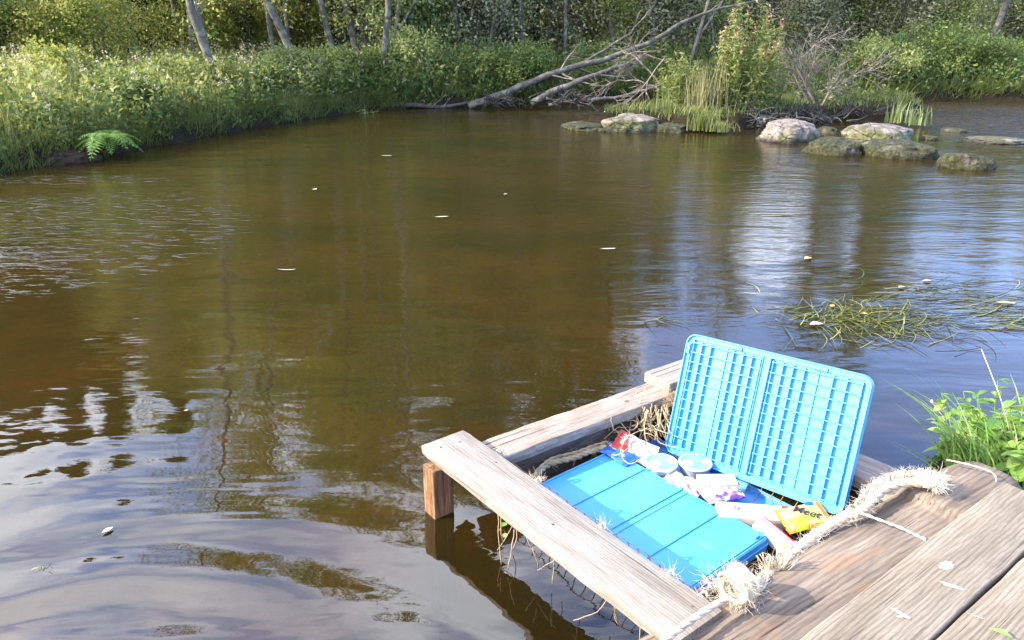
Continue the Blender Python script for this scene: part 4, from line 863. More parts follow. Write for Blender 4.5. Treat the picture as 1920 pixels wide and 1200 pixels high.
# ---------------------------------------------------------------- blue box: tray, closed half lid, open half lid
box = empty('storage_box', (0.6, 2.2, 0.0), 'blue plastic box with one ribbed lid half open and the other closed', 'plastic box')
def roundrect(w, h, r, n=6):
    P = []
    for cx, cy, a0 in ((w - r, h - r, 0), (r, h - r, 90), (r, r, 180), (w - r, r, 270)):
        for j in range(n + 1): a = R(a0 + 90 * j / n); P.append((cx + math.cos(a) * r, cy + math.sin(a) * r))
    return P
def ringwall(mb, outer, inner, z0, z1):
    n = len(outer); V = [(x, y, z0) for x, y in outer] + [(x, y, z1) for x, y in outer] + [(x, y, z1) for x, y in inner] + [(x, y, z0) for x, y in inner]; Fs = []
    for j in range(n):
        k = (j + 1) % n
        Fs += [(j, k, n + k, n + j), (n + j, n + k, 2 * n + k, 2 * n + j), (2 * n + j, 2 * n + k, 3 * n + k, 3 * n + j), (3 * n + j, 3 * n + k, k, j)]
    mb.add(V, Fs)
def insetrr(w, h, r, d): return [(x + d, y + d) for x, y in roundrect(w - 2 * d, h - 2 * d, max(r - d, 0.004))]
def slab(mb, outline, z0, z1):
    n = len(outline); mb.add([(x, y, z0) for x, y in outline] + [(x, y, z1) for x, y in outline], [tuple(range(n - 1, -1, -1)), tuple(range(n, 2 * n))] + [(j, (j + 1) % n, n + (j + 1) % n, n + j) for j in range(n)])
# open half: local x along the bottom edge, y up the panel, +z out of the ribbed face
ow, oh = 0.700, 0.478
mb = MB(); slab(mb, insetrr(ow, oh, 0.034, 0.006), -0.002, 0.002); ringwall(mb, roundrect(ow, oh, 0.038), insetrr(ow, oh, 0.038, 0.0035), -0.006, 0.022)
ringwall(mb, insetrr(ow, oh, 0.038, 0.0036), insetrr(ow, oh, 0.038, 0.020), 0.0022, 0.012)
ow_o = mb.build('open_lid', M['blue'], box)
o3 = Vector((0.617, 2.591, 0.05)); a_, e_, t_ = -0.79, 0.062, 0.316
u_ = Vector((math.cos(a_) * math.cos(e_), math.sin(a_) * math.cos(e_), math.sin(e_))); n_ = Vector((-math.sin(a_), math.cos(a_), 0)); k_ = u_.cross(n_)
v_ = (math.cos(t_) * k_ + math.sin(t_) * n_); v_ = (v_ - u_ * v_.dot(u_)).normalized(); w_ = u_.cross(v_)
if w_.dot(Vector((0, 0, H)) - o3) < 0: w_ = -w_
print('open lid normal', w_, 'u x v', u_.cross(v_))
Mx = Matrix(((u_.x, v_.x, w_.x, o3.x), (u_.y, v_.y, w_.y, o3.y), (u_.z, v_.z, w_.z, o3.z), (0, 0, 0, 1)))
ow_o.matrix_local = Matrix.Translation(-box.location) @ Mx
rb = MB(); g0 = 0.0021
def vbar(x, y0, y1, w, h): rb.box(x - w / 2, x + w / 2, y0, y1, g0, h)
mid = ow * 0.475; hy = [0.032 + i * (oh - 0.064) / 11 for i in range(12)]
for x0, x1 in ((0.030, mid - 0.024), (mid + 0.024, ow - 0.030)):
    nv = 8
    for i in range(nv): 
        x = x0 + (x1 - x0) * ((0, .13, .27, .50, .61, .75, .88, 1.0) if x0 < 0.1 else (0, .12, .24, .37, .52, .69, .84, 1.0))[i]; vbar(x, 0.026, oh - 0.026, 0.0026, 0.0075 if i == (3, 4)[int(x0 > .1)] else 0.0165)
    for y in hy: rb.box(x0 - 0.004, x1 + 0.004, y - 0.0017, y + 0.0017, g0 + 0.0002, 0.0172)
rb.build('rib_grid', M['blue'], ow_o)
cb_ = MB(); cb_.box(mid - 0.016, mid - 0.013, 0.021, oh - 0.021, g0, 0.021); cb_.box(mid + 0.013, mid + 0.016, 0.021, oh - 0.021, g0, 0.021); cb_.box(mid - 0.0129, mid + 0.0129, 0.021, oh - 0.021, 0.0023, 0.015)
cb_.build('hinge_channel', M['blue'], ow_o, bevel=0.001)
for q in [(x - 0.03, x + 0.03, oh - 0.020, oh - 0.009, 0.0125, 0.019) for x in (0.20, 0.52)] + [(x - 0.006, x + 0.006, 0.40, 0.44, 0.0125, 0.019) for x in (0.011, ow - 0.011)]:
    cl = MB(); cl.box(*q); cl.build('latch', M['blue'], ow_o, bevel=0.001)
# closed half: local x along the long far edge, y toward the front plank
zc = 0.072
FL = up(1147, 842, zc); FR = up(1443, 1006, zc); NR = up(1292, 1098, zc)
ux = (FR - FL); cw = ux.length; ux.normalize(); uy = Vector((ux.y, -ux.x, 0)); ch = 0.43
cxa = math.atan2(ux.y, ux.x)
mb = MB(); cr = 0.022
slab(mb, insetrr(cw, ch, cr, 0.003), -0.004, 0.0); ringwall(mb, roundrect(cw, ch, cr), insetrr(cw, ch, cr, 0.004), -0.022, -0.0025)
ringwall(mb, [(x - 0.003, y - 0.003) for x, y in roundrect(cw + 0.006, ch + 0.006, cr)], insetrr(cw, ch, cr, 0.002), -0.048, -0.0225)
ringwall(mb, [(x - 0.006, y - 0.006) for x, y in roundrect(cw + 0.012, ch + 0.012, cr)], insetrr(cw, ch, cr, -0.001), -0.026, -0.0205)
clo = mb.build('closed_lid', M['blue'], box, bevel=0.0012)
Mc = Matrix(((ux.x, uy.x, 0, FL.x), (ux.y, uy.y, 0, FL.y), (0, 0, 1, zc), (0, 0, 0, 1))); Mc = Mc @ Matrix.Scale(1, 4)
# x,y,z is left handed here: mirror the local y so that normals stay outward
Mc = Matrix(((ux.x, -uy.x, 0, FL.x + uy.x * ch), (ux.y, -uy.y, 0, FL.y + uy.y * ch), (0, 0, 1, zc), (0, 0, 0, 1)))
clo.matrix_local = Matrix.Translation(-box.location) @ Mc
gr = MB()
for fx, w in ((0.255, 0.0055), (0.50, 0.008), (0.745, 0.0055)):
    x = cw * fx; gr.box(x - w / 2, x + w / 2, 0.0, ch - 0.012, 0.0003, 0.0042)
gr.box(cw * 0.50 + 0.026, cw * 0.50 + 0.029, 0.004, ch - 0.012, 0.0003, 0.0028)
gr.box(0.010, 0.016, 0.01, ch - 0.01, 0.0003, 0.0045); gr.box(cw - 0.016, cw - 0.010, 0.01, ch - 0.01, 0.0003, 0.0038)
gr.build('lid_ridge', M['blue'], clo, bevel=0.0008)
for q in [(x - 0.008, x + 0.008, ch - 0.008, ch - 0.001, 0.0003, 0.005) for x in (cw * 0.27, cw * 0.49, cw * 0.77, cw - 0.030)] + [(cw - 0.028, cw - 0.016, ch - 0.055, ch - 0.030, 0.0043, 0.012)]:
    la = MB(); la.box(*q); la.build('latch', M['blue'], clo, bevel=0.001)
# shallow tray under both halves
ti = MB(); tw, th_ = cw - 0.03, ch + 0.26
slab(ti, roundrect(tw, th_, 0.03), -0.047, -0.043); ringwall(ti, roundrect(tw, th_, 0.03), insetrr(tw, th_, 0.03, 0.004), -0.0429, -0.016)
tr_ = ti.build('tray', M['blue'], box, bevel=0.001); Mt = Mc.copy(); Mt.translation = FL + uy * ch + ux * 0.015 - Vector((0, 0, 0.02)); tr_.matrix_local = Matrix.Translation(-box.location) @ Mt

# ---------------------------------------------------------------- food packets
def quadframe(pa, pb, z, tilt=0.0):                # origin at pa, x towards pb (photo pixels at level z)
    a = up(*pa, z); b = up(*pb, z); d = b - a; return a, d.length, math.atan2(d.y, d.x)
def pillow(name, L, w, h, loc, rot, label, cat, matfn, mats, seed=0, parent=None, nx=30, ny=18, crimp=0.09, wr=0.004):
    V = []; Fs = []; mi = []
    for s in (1, -1):
        for i in range(nx + 1):
            for j in range(ny + 1):
                u = i / nx; v = j / ny; e = min(u, 1 - u); pr = 0 if e < crimp * 0.6 else min(1, (e - crimp * 0.6) / 0.22) ** 0.5
                q = max(0.0, math.sin(math.pi * v)) ** 0.45
                z = s * (h / 2 * pr * q + 0.0006) + wr * mn.noise(Vector((u * 7 + seed, v * 6, s))) * (0.3 + pr)
                if pr == 0: z += 0.0016 * math.sin(u * 900)
                yy = (v - 0.5) * w * (1 - 0.07 * pr * (1 - abs(2 * u - 1))); V.append(((u - 0.5) * L + 0.004 * mn.noise(Vector((v * 9, seed, 2))) * (e < 0.02), yy, z))
    st = (nx + 1) * (ny + 1)
    for s in (0, 1):
        for i in range(nx):
            for j in range(ny):
                a = s * st + i * (ny + 1) + j; f = (a, a + ny + 1, a + ny + 2, a + 1); Fs.append(f if s == 0 else f[::-1]); mi.append(matfn((i + .5) / nx, (j + .5) / ny))
    o = link(name, mesh(name, np.array(V), Fs, [M[m] for m in mats], True, mi), parent, loc, rot)
    if label: tag(o, label, cat)
    return o
def carton(name, L, w, h, loc, rot, label, mats, sides, bev=0.002):
    # a card box: six faces, face materials by index (bottom, top, front, back, left, right); parts added by the caller
    mb = MB(); mb.box(-L / 2, L / 2, -w / 2, w / 2, 0, h); mb.m = sides
    o = mb.build(name, [M[m] for m in mats], None, loc, rot, bevel=bev); return tag(o, label, 'food box')
def patch(parent, name, pts, z, mat, dz=0.0008):
    mb = MB(); n = len(pts); mb.add([(x, y, z) for x, y in pts] + [(x, y, z + dz) for x, y in pts], [tuple(range(n - 1, -1, -1)), tuple(range(n, 2 * n))] + [(j, (j + 1) % n, n + (j + 1) % n, n + j) for j in range(n)])
    return mb.build(name, M[mat], parent)
def text(parent, name, s, size, loc, rot, mat, shear=0.0, ex=0.0006):
    cu = bpy.data.curves.new(name, 'FONT'); cu.body = s; cu.size = size; cu.extrude = ex; cu.align_x = 'CENTER'; cu.align_y = 'CENTER'; cu.shear = shear; cu.offset = size * 0.012
    tmp = bpy.data.objects.new(name, cu); COL.objects.link(tmp); dg = bpy.context.evaluated_depsgraph_get(); me = bpy.data.meshes.new_from_object(tmp.evaluated_get(dg)); COL.objects.unlink(tmp); bpy.data.objects.remove(tmp)
    me.materials.clear(); me.materials.append(M[mat]); return link(name, me, parent, loc, rot)
def ell(cx, cy, a, b, n=24, a0=0, a1=360): return [(cx + a * math.cos(R(a0 + (a1 - a0) * i / n)), cy + b * math.sin(R(a0 + (a1 - a0) * i / n))) for i in range(n)]
ZP = 0.10
def tub(px, py, rz, label, img):
    c = up(px, py, 0.091); c.z = 0.091; r = 0.062; o = empty('food_tub', (c.x, c.y, 0.036), label, 'plastic tub', 'round food tubs', rz); mb = MB()
    prof = [(0.0, 0.0), (r * 0.80, 0.0), (r * 0.84, 0.004), (r * 0.93, 0.046), (r * 1.0, 0.048), (r * 1.02, 0.052), (r * 1.0, 0.0555), (r * 0.955, 0.0555), (r * 0.94, 0.053)]
    n = 48; V = []; Fs = []
    for rr, z in prof: V += [(rr * math.cos(6.283185 * j / n), rr * math.sin(6.283185 * j / n), z) for j in range(n)]
    for i in range(len(prof) - 1):
        for j in range(n): Fs.append((i * n + j, i * n + (j + 1) % n, (i + 1) * n + (j + 1) % n, (i + 1) * n + j))
    link('cup', mesh('cup', np.array(V), Fs, M['cup'], True), o)
    lid = patch(o, 'lid', ell(0, 0, r * 0.938, r * 0.938, 48), 0.0531, 'cyan', 0.001)
    patch(lid, 'lid_picture', ell(-0.028 * img, 0.004, 0.023, 0.020), 0.0542, 'white', 0.0005); patch(lid, 'lid_picture', ell(0.034 * img, -0.012, 0.014, 0.020), 0.0542, 'white', 0.0005)
    patch(lid, 'lid_picture', ell(-0.040, 0.010, 0.006, 0.010), 0.0548, 'tan', 0.0004)
    for i, yy in enumerate((0.030, 0.022, 0.014, 0.006)):
        w = 0.014 + 0.004 * (i % 2); patch(lid, 'lid_print', [(0.006 - w, yy), (0.006 + w, yy), (0.006 + w, yy + 0.002), (0.006 - w, yy + 0.002)], 0.0542, 'violetgrey', 0.0004)
    rim = MB(); rim.tube([(math.cos(6.283185 * j / 40) * 0.0545, math.sin(6.283185 * j / 40) * 0.0545, 0.0556) for j in range(41)], 0.0014, 5, cap=False); rim.build('rim', M['cup'], o, smooth=True)
tub(1240, 866, 0.5, 'round cyan lidded tub, the left one nearest the red packet', 1)
tub(1304, 866, 0.3, 'round cyan and white tub, the right one nearest the open lid', 1.1)
# red and white packet standing on edge
a = up(1160, 824, 0.125); b = up(1212, 862, 0.07); rw_ = math.atan2(b.y - a.y, b.x - a.x); rl_ = math.hypot(b.y - a.y, b.x - a.x)
rp_ = pillow('food_packet', rl_ + 0.05, 0.10, 0.018, ((a.x + b.x) / 2 + 0.01, (a.y + b.y) / 2 + 0.01, 0.097), (0.50, 0.22, rw_), 'red and white food packet propped upright behind the closed blue lid', 'food packet',
       lambda u, v: 1 if u < 0.34 - 0.25 * (v - .5) else 0, ['paper', 'red'], 3)
ar = MB(); ar.tube([(0.012 + 0.03 * math.cos(t), 0.004 + 0.030 * math.sin(t), 0.0118) for t in [R(60 + 12 * i) for i in range(18)]], 0.0035, 5); ar.build('printed_ring', M['violetgrey'], rp_)
text(rp_, 'printed_text', 'ШШШШ', 0.017, (-rl_ / 2 + 0.006, 0.0, 0.0075), (0, -0.25, 1.45), 'white')
# blue packet
bp = up(1160, 852, 0.085); bpk = pillow('food_packet', 0.15, 0.085, 0.02, (bp.x, bp.y + 0.01, 0.084), (0.1, 0.05, cxa + 0.05), 'dark blue food packet with coloured pictures at the far corner of the closed lid', 'food packet', lambda u, v: 0, ['bluefoil'], 5)
for x, y, c in ((-0.04, 0.006, 'white'), (-0.052, 0.012, 'orange'), (-0.030, 0.016, 'red'), (-0.022, 0.002, 'yellow'), (0.005, 0.012, 'lime'), (0.032, -0.006, 'white')): patch(bpk, 'printed_picture', ell(x, y, 0.010, 0.006), 0.0105, c)
patch(bpk, 'printed_picture', ell(0.032, -0.006, 0.006, 0.004), 0.0116, 'pink')
# cream flat box
a = up(1345, 897, 0.088); cream = carton('food_box', 0.138, 0.062, 0.022, (a.x, a.y, 0.064), (0.12, 0.0, 0.02), 'plain cream coloured flat box in clear wrap behind the second tub', ['paper', 'pink'], [0, 0, 1, 0, 0, 0])
M['creamtop'] = M['cream']
wz = MB(); wz.tube([(-0.078, -0.02, 0.012), (-0.05, -0.038, 0.010), (0.0, -0.036, 0.016), (0.05, -0.037, 0.01), (0.088, -0.026, 0.012)], 0.007, 6); wz.build('clear_wrapper', M['wrap'], cream, smooth=True)
# crumpled white and purple wrappers
def purp(px, py, L, w, rz, z, label, seed, tilt=(0.1, 0.05)):
    a = up(px, py, z); return pillow('food_packet', L, w, 0.03, (a.x, a.y, z), (tilt[0], tilt[1], rz), label, 'food packet', lambda u, v: 1 if (0.16 < v - 0.25 * (u - .5) < 0.27) or (v < .12 and u > .55) else 0, ['paper', 'purple'], seed, wr=0.014)
p1 = purp(1282, 908, 0.15, 0.095, -0.75, 0.066, 'white and purple crumpled wrapper against the closed lid below the first tub', 9)
p2 = purp(1352, 925, 0.155, 0.085, 0.35, 0.066, 'white and purple crumpled wrapper in front of the cream box', 14)
for p, dx in ((p1, -0.01), (p2, 0.0)):
    for k in range(4): patch(p, 'printed_mark', ell(dx + 0.012 * k, 0.018 - 0.003 * k, 0.003, 0.005, 8), 0.017, 'violetgrey', 0.001)
# long white carton with red end
a = up(1412, 956, 0.08); lc = carton('food_box', 0.245, 0.072, 0.045, (a.x, a.y, 0.036), (0.16, 0.02, -0.10), 'long white carton with red end and purple oval mark below the wrappers', ['paper', 'cream'], [0, 0, 1, 0, 0, 0])
patch(lc, 'printed_mark', ell(-0.055, 0.008, 0.012, 0.010), 0.0453, 'purple'); patch(lc, 'printed_mark', [(-0.062, 0.0), (-0.058, 0.0), (-0.049, 0.017), (-0.052, 0.017)], 0.0462, 'white')
patch(lc, 'red_end', [(0.104, -0.034), (0.121, -0.034), (0.121, 0.034), (0.098, 0.034)], 0.0453, 'red'); patch(lc, 'pink_corner', [(-0.121, -0.034), (-0.098, -0.034), (-0.108, 0.034), (-0.121, 0.034)], 0.0453, 'pink')
for k in range(3): patch(lc, 'printed_text', [(0.0, 0.012 - 0.009 * k), (0.016, 0.012 - 0.009 * k), (0.016, 0.0145 - 0.009 * k), (0.0, 0.0145 - 0.009 * k)], 0.0453, 'violetgrey')
# orange bag
a = up(1508, 968, 0.10)
ob = pillow('food_bag', 0.165, 0.105, 0.034, (a.x, a.y, 0.096), (0.22, -0.08, 0.20), 'orange and yellow food bag with dark lettering beside the open lid corner', 'food bag',
       lambda u, v: 2 if (v < 0.36 and 0.18 < u < 0.42 + 0.2 * v) or (0.3 < v < 0.42 and u < .75) else (0 if (u < 0.07 or u > 0.90 or v < 0.12 or (v > 0.9 and u < 0.5)) else 1), ['orange', 'yellow', 'lime'], 6, wr=0.002)
text(ob, 'printed_text', 'Meet', 0.042, (0.006, 0.006, 0.0186), (0, 0, -0.62), 'black', 0.3, 0.0012)
patch(ob, 'printed_picture', ell(0.036, 0.038, 0.016, 0.008), 0.0150, 'bluefoil', 0.001)
# pink and white box end by the front corner
a = up(1454, 1003, 0.065); pk = carton('food_box', 0.15, 0.055, 0.035, (a.x, a.y, 0.040), (0.25, 0.28, -0.88), 'white box with pink stripe sliding under the rope beside the closed lid', ['paper', 'cream'], [0, 0, 0, 0, 1, 1])
patch(pk, 'pink_stripe', [(-0.074, 0.006), (0.074, 0.004), (0.074, 0.022), (-0.074, 0.018)], 0.0353, 'pink'); patch(pk, 'orange_mark', ell(0.045, -0.012, 0.02, 0.010), 0.0353, 'yellow')

a = up(1476, 1012, 0.06); p3 = carton('food_box', 0.12, 0.05, 0.03, (a.x, a.y, 0.028), (0.5, 0.2, -0.70), 'small red and white box wedged against the rope beyond the striped box', ['paper', 'red'], [0, 0, 1, 1, 0, 0])
patch(p3, 'red_band', [(-0.058, -0.022), (-0.02, -0.022), (-0.008, 0.022), (-0.058, 0.022)], 0.0303, 'red')
patch(pk, 'red_corner', [(-0.074, 0.0225), (0.074, 0.0225), (0.074, 0.0268), (-0.074, 0.0262)], 0.0353, 'red')
# ---------------------------------------------------------------- rope, net, twine
def smooth_path(P, n=8):
    P = [Vector(p) for p in P]; out = []
    for i in range(len(P) - 1):
        p0, p1, p2, p3 = P[max(i - 1, 0)], P[i], P[i + 1], P[min(i + 2, len(P) - 1)]
        for k in range(n):
            t = k / n; out.append(0.5 * ((2 * p1) + (p2 - p0) * t + (2 * p0 - 5 * p1 + 4 * p2 - p3) * t * t + (3 * p1 - p0 - 3 * p2 + p3) * t ** 3))
    out.append(P[-1]); return out
def twisted(mb, P, r, strands=3, turns=30, sr=None, taper=True):
    P = smooth_path(P, 14); n = len(P); L = sum((P[i + 1] - P[i]).length for i in range(n - 1))
    for s in range(strands):
        pts = []; n0 = None; acc = 0
        for i, p in enumerate(P):
            t = (P[min(i + 1, n - 1)] - P[max(i - 1, 0)]).normalized(); n0 = t.orthogonal().normalized() if n0 is None else (n0 - t * n0.dot(t)).normalized(); b = t.cross(n0)
            if i: acc += (P[i] - P[i - 1]).length
            a = 2 * math.pi * s / strands + acc * turns; pts.append(p + (n0 * math.cos(a) + b * math.sin(a)) * r * 0.5)
        mb.tube(pts, sr or r * 0.58, 7)
    return P
def fibres(mb, P, n, L, r, rg, sp=0.01, seg=4, curl=0.45):
    for i in range(n):
        p = P[rg.randrange(len(P))]; d = Vector((rg.gauss(0, 1), rg.gauss(0, 1), rg.gauss(0.3, 0.8))).normalized()
        q = rpath(rg, p + d * sp, d, L * rg.uniform(0.4, 1.3), seg, curl); mb.tube(q, [r * (1 - 0.6 * k / seg) for k in range(seg + 1)], 3, cap=False)
def loose(mb, P, n, r, amp, rg):
    P = smooth_path(P, 10)
    for s in range(n):
        ph = rg.uniform(0, 6.28); sp = rg.uniform(18, 40); k0 = rg.randint(0, len(P) // 3) if s % 3 else 0; k1 = len(P) - (rg.randint(0, len(P) // 3) if s % 3 == 1 else 0); q = []
        for i in range(k0, k1):
            a = ph + i * 0.22 * sp / 30; rr = amp * (0.4 + 0.6 * abs(mn.noise(Vector((i * .12, s * 3.1, 1))))) * 1.3
            q.append(P[i] + Vector((math.cos(a) * rr, math.sin(a) * rr * 0.7, math.sin(a) * rr * 0.55 + abs(mn.noise(Vector((i * .2, s, 7)))) * amp * .5)))
        mb.tube(q, rg.uniform(.6, 1.2) * r, 5)
    return P
def ropes():
    rg = random.Random(91); root = empty('frayed_rope', up(1500, 1020, 0.2), 'thick pale frayed sisal rope lying along the log edge beside the box', 'rope'); o = root.location
    def W(x, y, z): return up(x, y, z) - o
    mb = MB()
    P1 = [W(1232, 1212, 0.26), W(1290, 1168, 0.262), W(1338, 1136, 0.265), W(1362, 1122, 0.268)]
    twisted(mb, P1, 0.009, 3, 60)
    main = [W(1405, 1108, 0.235), W(1440, 1080, 0.20), W(1478, 1046, 0.20), W(1520, 1012, 0.21), W(1562, 982, 0.225), W(1605, 962, 0.24), W(1632, 930, 0.25), W(1660, 910, 0.255), W(1700, 896, 0.262), W(1742, 898, 0.262), W(1762, 914, 0.258)]
    twisted(mb, main[:6], 0.015, 3, 60); Pm = loose(mb, main[:6], 22, 0.0036, 0.020, rg); Pm2 = loose(mb, main[5:], 44, 0.0042, 0.031, rg)
    twisted(mb, [W(1600, 965, .245), W(1625, 950, .25), W(1660, 917, .26), W(1700, 905, .27), W(1742, 908, .27)], 0.014, 3, 60)
    mb.build('rope_strand', M['rope'], root, smooth=True)
    # coil standing on the log
    c = MB(); ctr = W(1386, 1098, 0.27); ax = Vector((0.8, 0.55, 0.1)).normalized(); e1 = Vector((0, 0, 1)); e1 = (e1 - ax * e1.dot(ax)).normalized(); e2 = ax.cross(e1)
    coil = [ctr + ax * (0.0085 * (i / 24) - 0.030) + (e1 * math.cos(i * 0.2618) + e2 * math.sin(i * 0.2618)) * (0.042 + 0.007 * math.sin(i * 0.37) + 0.010 * mn.noise(Vector((i * .15, 2, 5)))) + Vector((mn.noise(Vector((i * .2, 0, 0))), mn.noise(Vector((0, i * .2, 0))), mn.noise(Vector((0, 0, i * .2))))) * 0.009 for i in range(24 * 7)]
    c.tube(coil, [0.0058 + 0.002 * mn.noise(Vector((i * .3, 1, 1))) for i in range(len(coil))], 6); cp = coil; loose(c, coil[::6], 6, 0.0022, 0.008, rg)
    co = c.build('rope_coil', M['rope'], root, smooth=True)
    fb = MB(); fibres(fb, Pm, 450, 0.034, 0.0005, rg, 0.010, 6, 0.75); fibres(fb, Pm2, 900, 0.036, 0.0005, rg, 0.014, 6, 0.75); fibres(fb, cp, 420, 0.040, 0.0005, rg, 0.004, 6, 0.8)
    endp = [W(1752 + rg.uniform(-12, 10), 900 + rg.uniform(-16, 14), 0.29) for _ in range(30)]
    for _ in range(110):
        p = endp[rg.randrange(30)]; d = Vector((rg.gauss(.7, .4), rg.gauss(-0.1, .5), rg.gauss(-.1, .3))); fb.tube(rpath(rg, p - d.normalized() * 0.02, d, rg.uniform(.03, .07), 4, .2), [.0011, .001, .0008, .0006, .0004], 3, cap=False)
    fibres(fb, P1, 0, 0.02, 0.0007, rg)
    fibres(fb, [W(1425 + 3 * i, 1090 - 4 * i, 0.19) for i in range(10)], 120, 0.05, 0.0006, rg, 0.005, 6, 0.7); fibres(fb, [W(1330 + 4 * i, 1095 + 2 * i, 0.21) for i in range(12)], 170, 0.05, 0.0006, rg, 0.005, 6, 0.8)
    fb.build('loose_fibres', M['fibre'], root)
    # tufts of loose ends
    tf = MB()
    for px, py, dx in ((1443, 1078, -0.3), (1452, 1078, 0.0), (1464, 1078, 0.25)):
        b = W(px, py, 0.19)
        for k in range(12): tf.tube(rpath(rg, b, (dx + rg.gauss(0, .1), rg.gauss(0, .15), 1), rg.uniform(.05, .09), 5, .12), .0016, 4)
    tf.build('loose_ends', M['rope'], root, smooth=True)
    tw = MB(); rg2 = random.Random(4); twisted(tw, [up(1610, 960, .262), up(1650, 975, .264), up(1690, 990, .262), up(1736, 1012, .285)], 0.0042, 2, 110)
    tg = tw.build('twine', M['rope'], None, smooth=True); tag(tg, 'thin twine tied across the log from the rope to the deck plank', 'twine')
    tw = MB(); twisted(tw, [up(1775, 862, .262), up(1820, 872, .27), up(1858, 885, .262), up(1868, 900, .24), up(1862, 918, .20)], 0.0028, 2, 110)
    tag(tw.build('twine', M['rope'], None, smooth=True), 'thin cord lying over the far end of the log', 'twine')
ropes()
def net():
    rg = random.Random(55); root = empty('rope_net', up(1200, 850, 0.1), 'old brown fishing net slung inside the wooden frame under the box', 'net'); o = root.location
    c0 = Vector((A0[0], A0[1], 0)) + dB * 0.16 + dA * 0.02; mb = MB(); n1, n2 = 26, 22; LA_, LB_ = 1.18, 0.80
    def P(i, j):
        u, v = i / n1, j / n2; e = min(u, 1 - u, v, 1 - v); z = 0.165 - 0.155 * min(1, e * 9) ** 0.55
        q = c0 + dA * (u * LA_) + dB * (v * LB_); return Vector((q.x, q.y, z + 0.010 * mn.noise(q * 9))) + Vector((mn.noise(q * 12) * .012, mn.noise(q * 12 + Vector((5, 5, 5))) * .012, 0)) - o
    for i in range(n1 + 1): mb.tube([P(i, j) for j in range(n2 + 1)], 0.0017, 4)
    for j in range(n2 + 1): mb.tube([P(i, j) for i in range(n1 + 1)], 0.0017, 4)
    mb.build('mesh_netting', M['netorange'], root, smooth=True)
    # bulky gathered edge along the side rail, the far corner and under the front plank
    hg = MB(); E1 = [up(x, y, z) - o for x, y, z in ((1000, 895, .10), (1030, 870, .09), (1075, 858, .085), (1110, 845, .085), (1135, 838, .085))]
    twisted(hg, E1, 0.012, 3, 70); twisted(hg, [p + Vector((.01, .02, .012)) for p in E1], 0.006, 2, 90)
    for k in range(34):
        x = rg.uniform(1205, 1258); b = up(x, rg.uniform(755, 775) , .19) - o; hg.tube(rpath(rg, b, (rg.uniform(-.4, .25), rg.uniform(-.5, .1), -1), rg.uniform(.08, .20), 7, .35), [rg.uniform(.0018, .0036)] * 8, 4)
    for k in range(26):
        b = up(rg.uniform(1165, 1240), rg.uniform(785, 830), .13) - o; hg.tube(rpath(rg, b, (rg.uniform(-1, 1), rg.uniform(-1, 1), rg.uniform(-.4, .3)), rg.uniform(.08, .2), 8, .5), .0022, 4)
    fibres(hg, [up(1258 + rg.uniform(-8, 8), 745 + rg.uniform(-15, 20), .20) - o for _ in range(12)], 160, .05, .0008, rg)
    fibres(hg, E1, 160, .03, .0007, rg, .01)
    hg.build('gathered_cord', M['net'], root, smooth=True)
    for px, py in ((1008, 902), (1128, 988), (1256, 1078), (938, 846), (1318, 1118)):
        b = up(px, py, .222) - o; kp = [b + Vector((.011 * math.cos(t), .011 * math.sin(t), .006 * math.sin(2 * t) + .003)) for t in [k * .5 for k in range(26)]]; kn = MB(); kn.tube(kp, .0035, 5); fibres(kn, kp, 40, .03, .0006, rg); kn.build('knot', M['rope'], root, smooth=True)
    hs = MB()
    for k in range(24):
        t = rg.uniform(.22, .95); q = Vector((A0[0], A0[1], 0)) + dA * (t * 1.35) - dB * rg.uniform(-0.06, .075); b = Vector((q.x, q.y, .15)) - o; hs.tube(rpath(rg, b, (rg.uniform(-.25, .25), rg.uniform(-.25, .25), -1), rg.uniform(.06, .17), 6, .22), .0015, 4)
    hs.build('hanging_strand', M['net'], root, smooth=True)
net()
# nails in the front plank
for d, s in ((0.05, 0.03), (0.04, -0.045), (0.24, 0.05), (0.62, -0.02), (1.1, 0.04)):
    q = Vector((A0[0], A0[1], 0)) + dA * d + Vector((-dA.y, dA.x, 0)) * s; nl = MB(); nl.tube([(0, 0, -.002), (0, 0, .0022)], .0035, 8); nl.build('nail_head', M['metal'], frame, Vector((q.x, q.y, ZF)) - frame.location)
scar(1775, 1060, 0.030, 0.018, 1, .4); scar(1785, 1098, 0.032, 0.010, 2, -.5); scar(1690, 1150, 0.030, 0.008, 3, -.9)
scar(1690, 1155, 0.014, 0.006, 4, .2); scar(1830, 1155, 0.022, 0.003, 5, -.6)

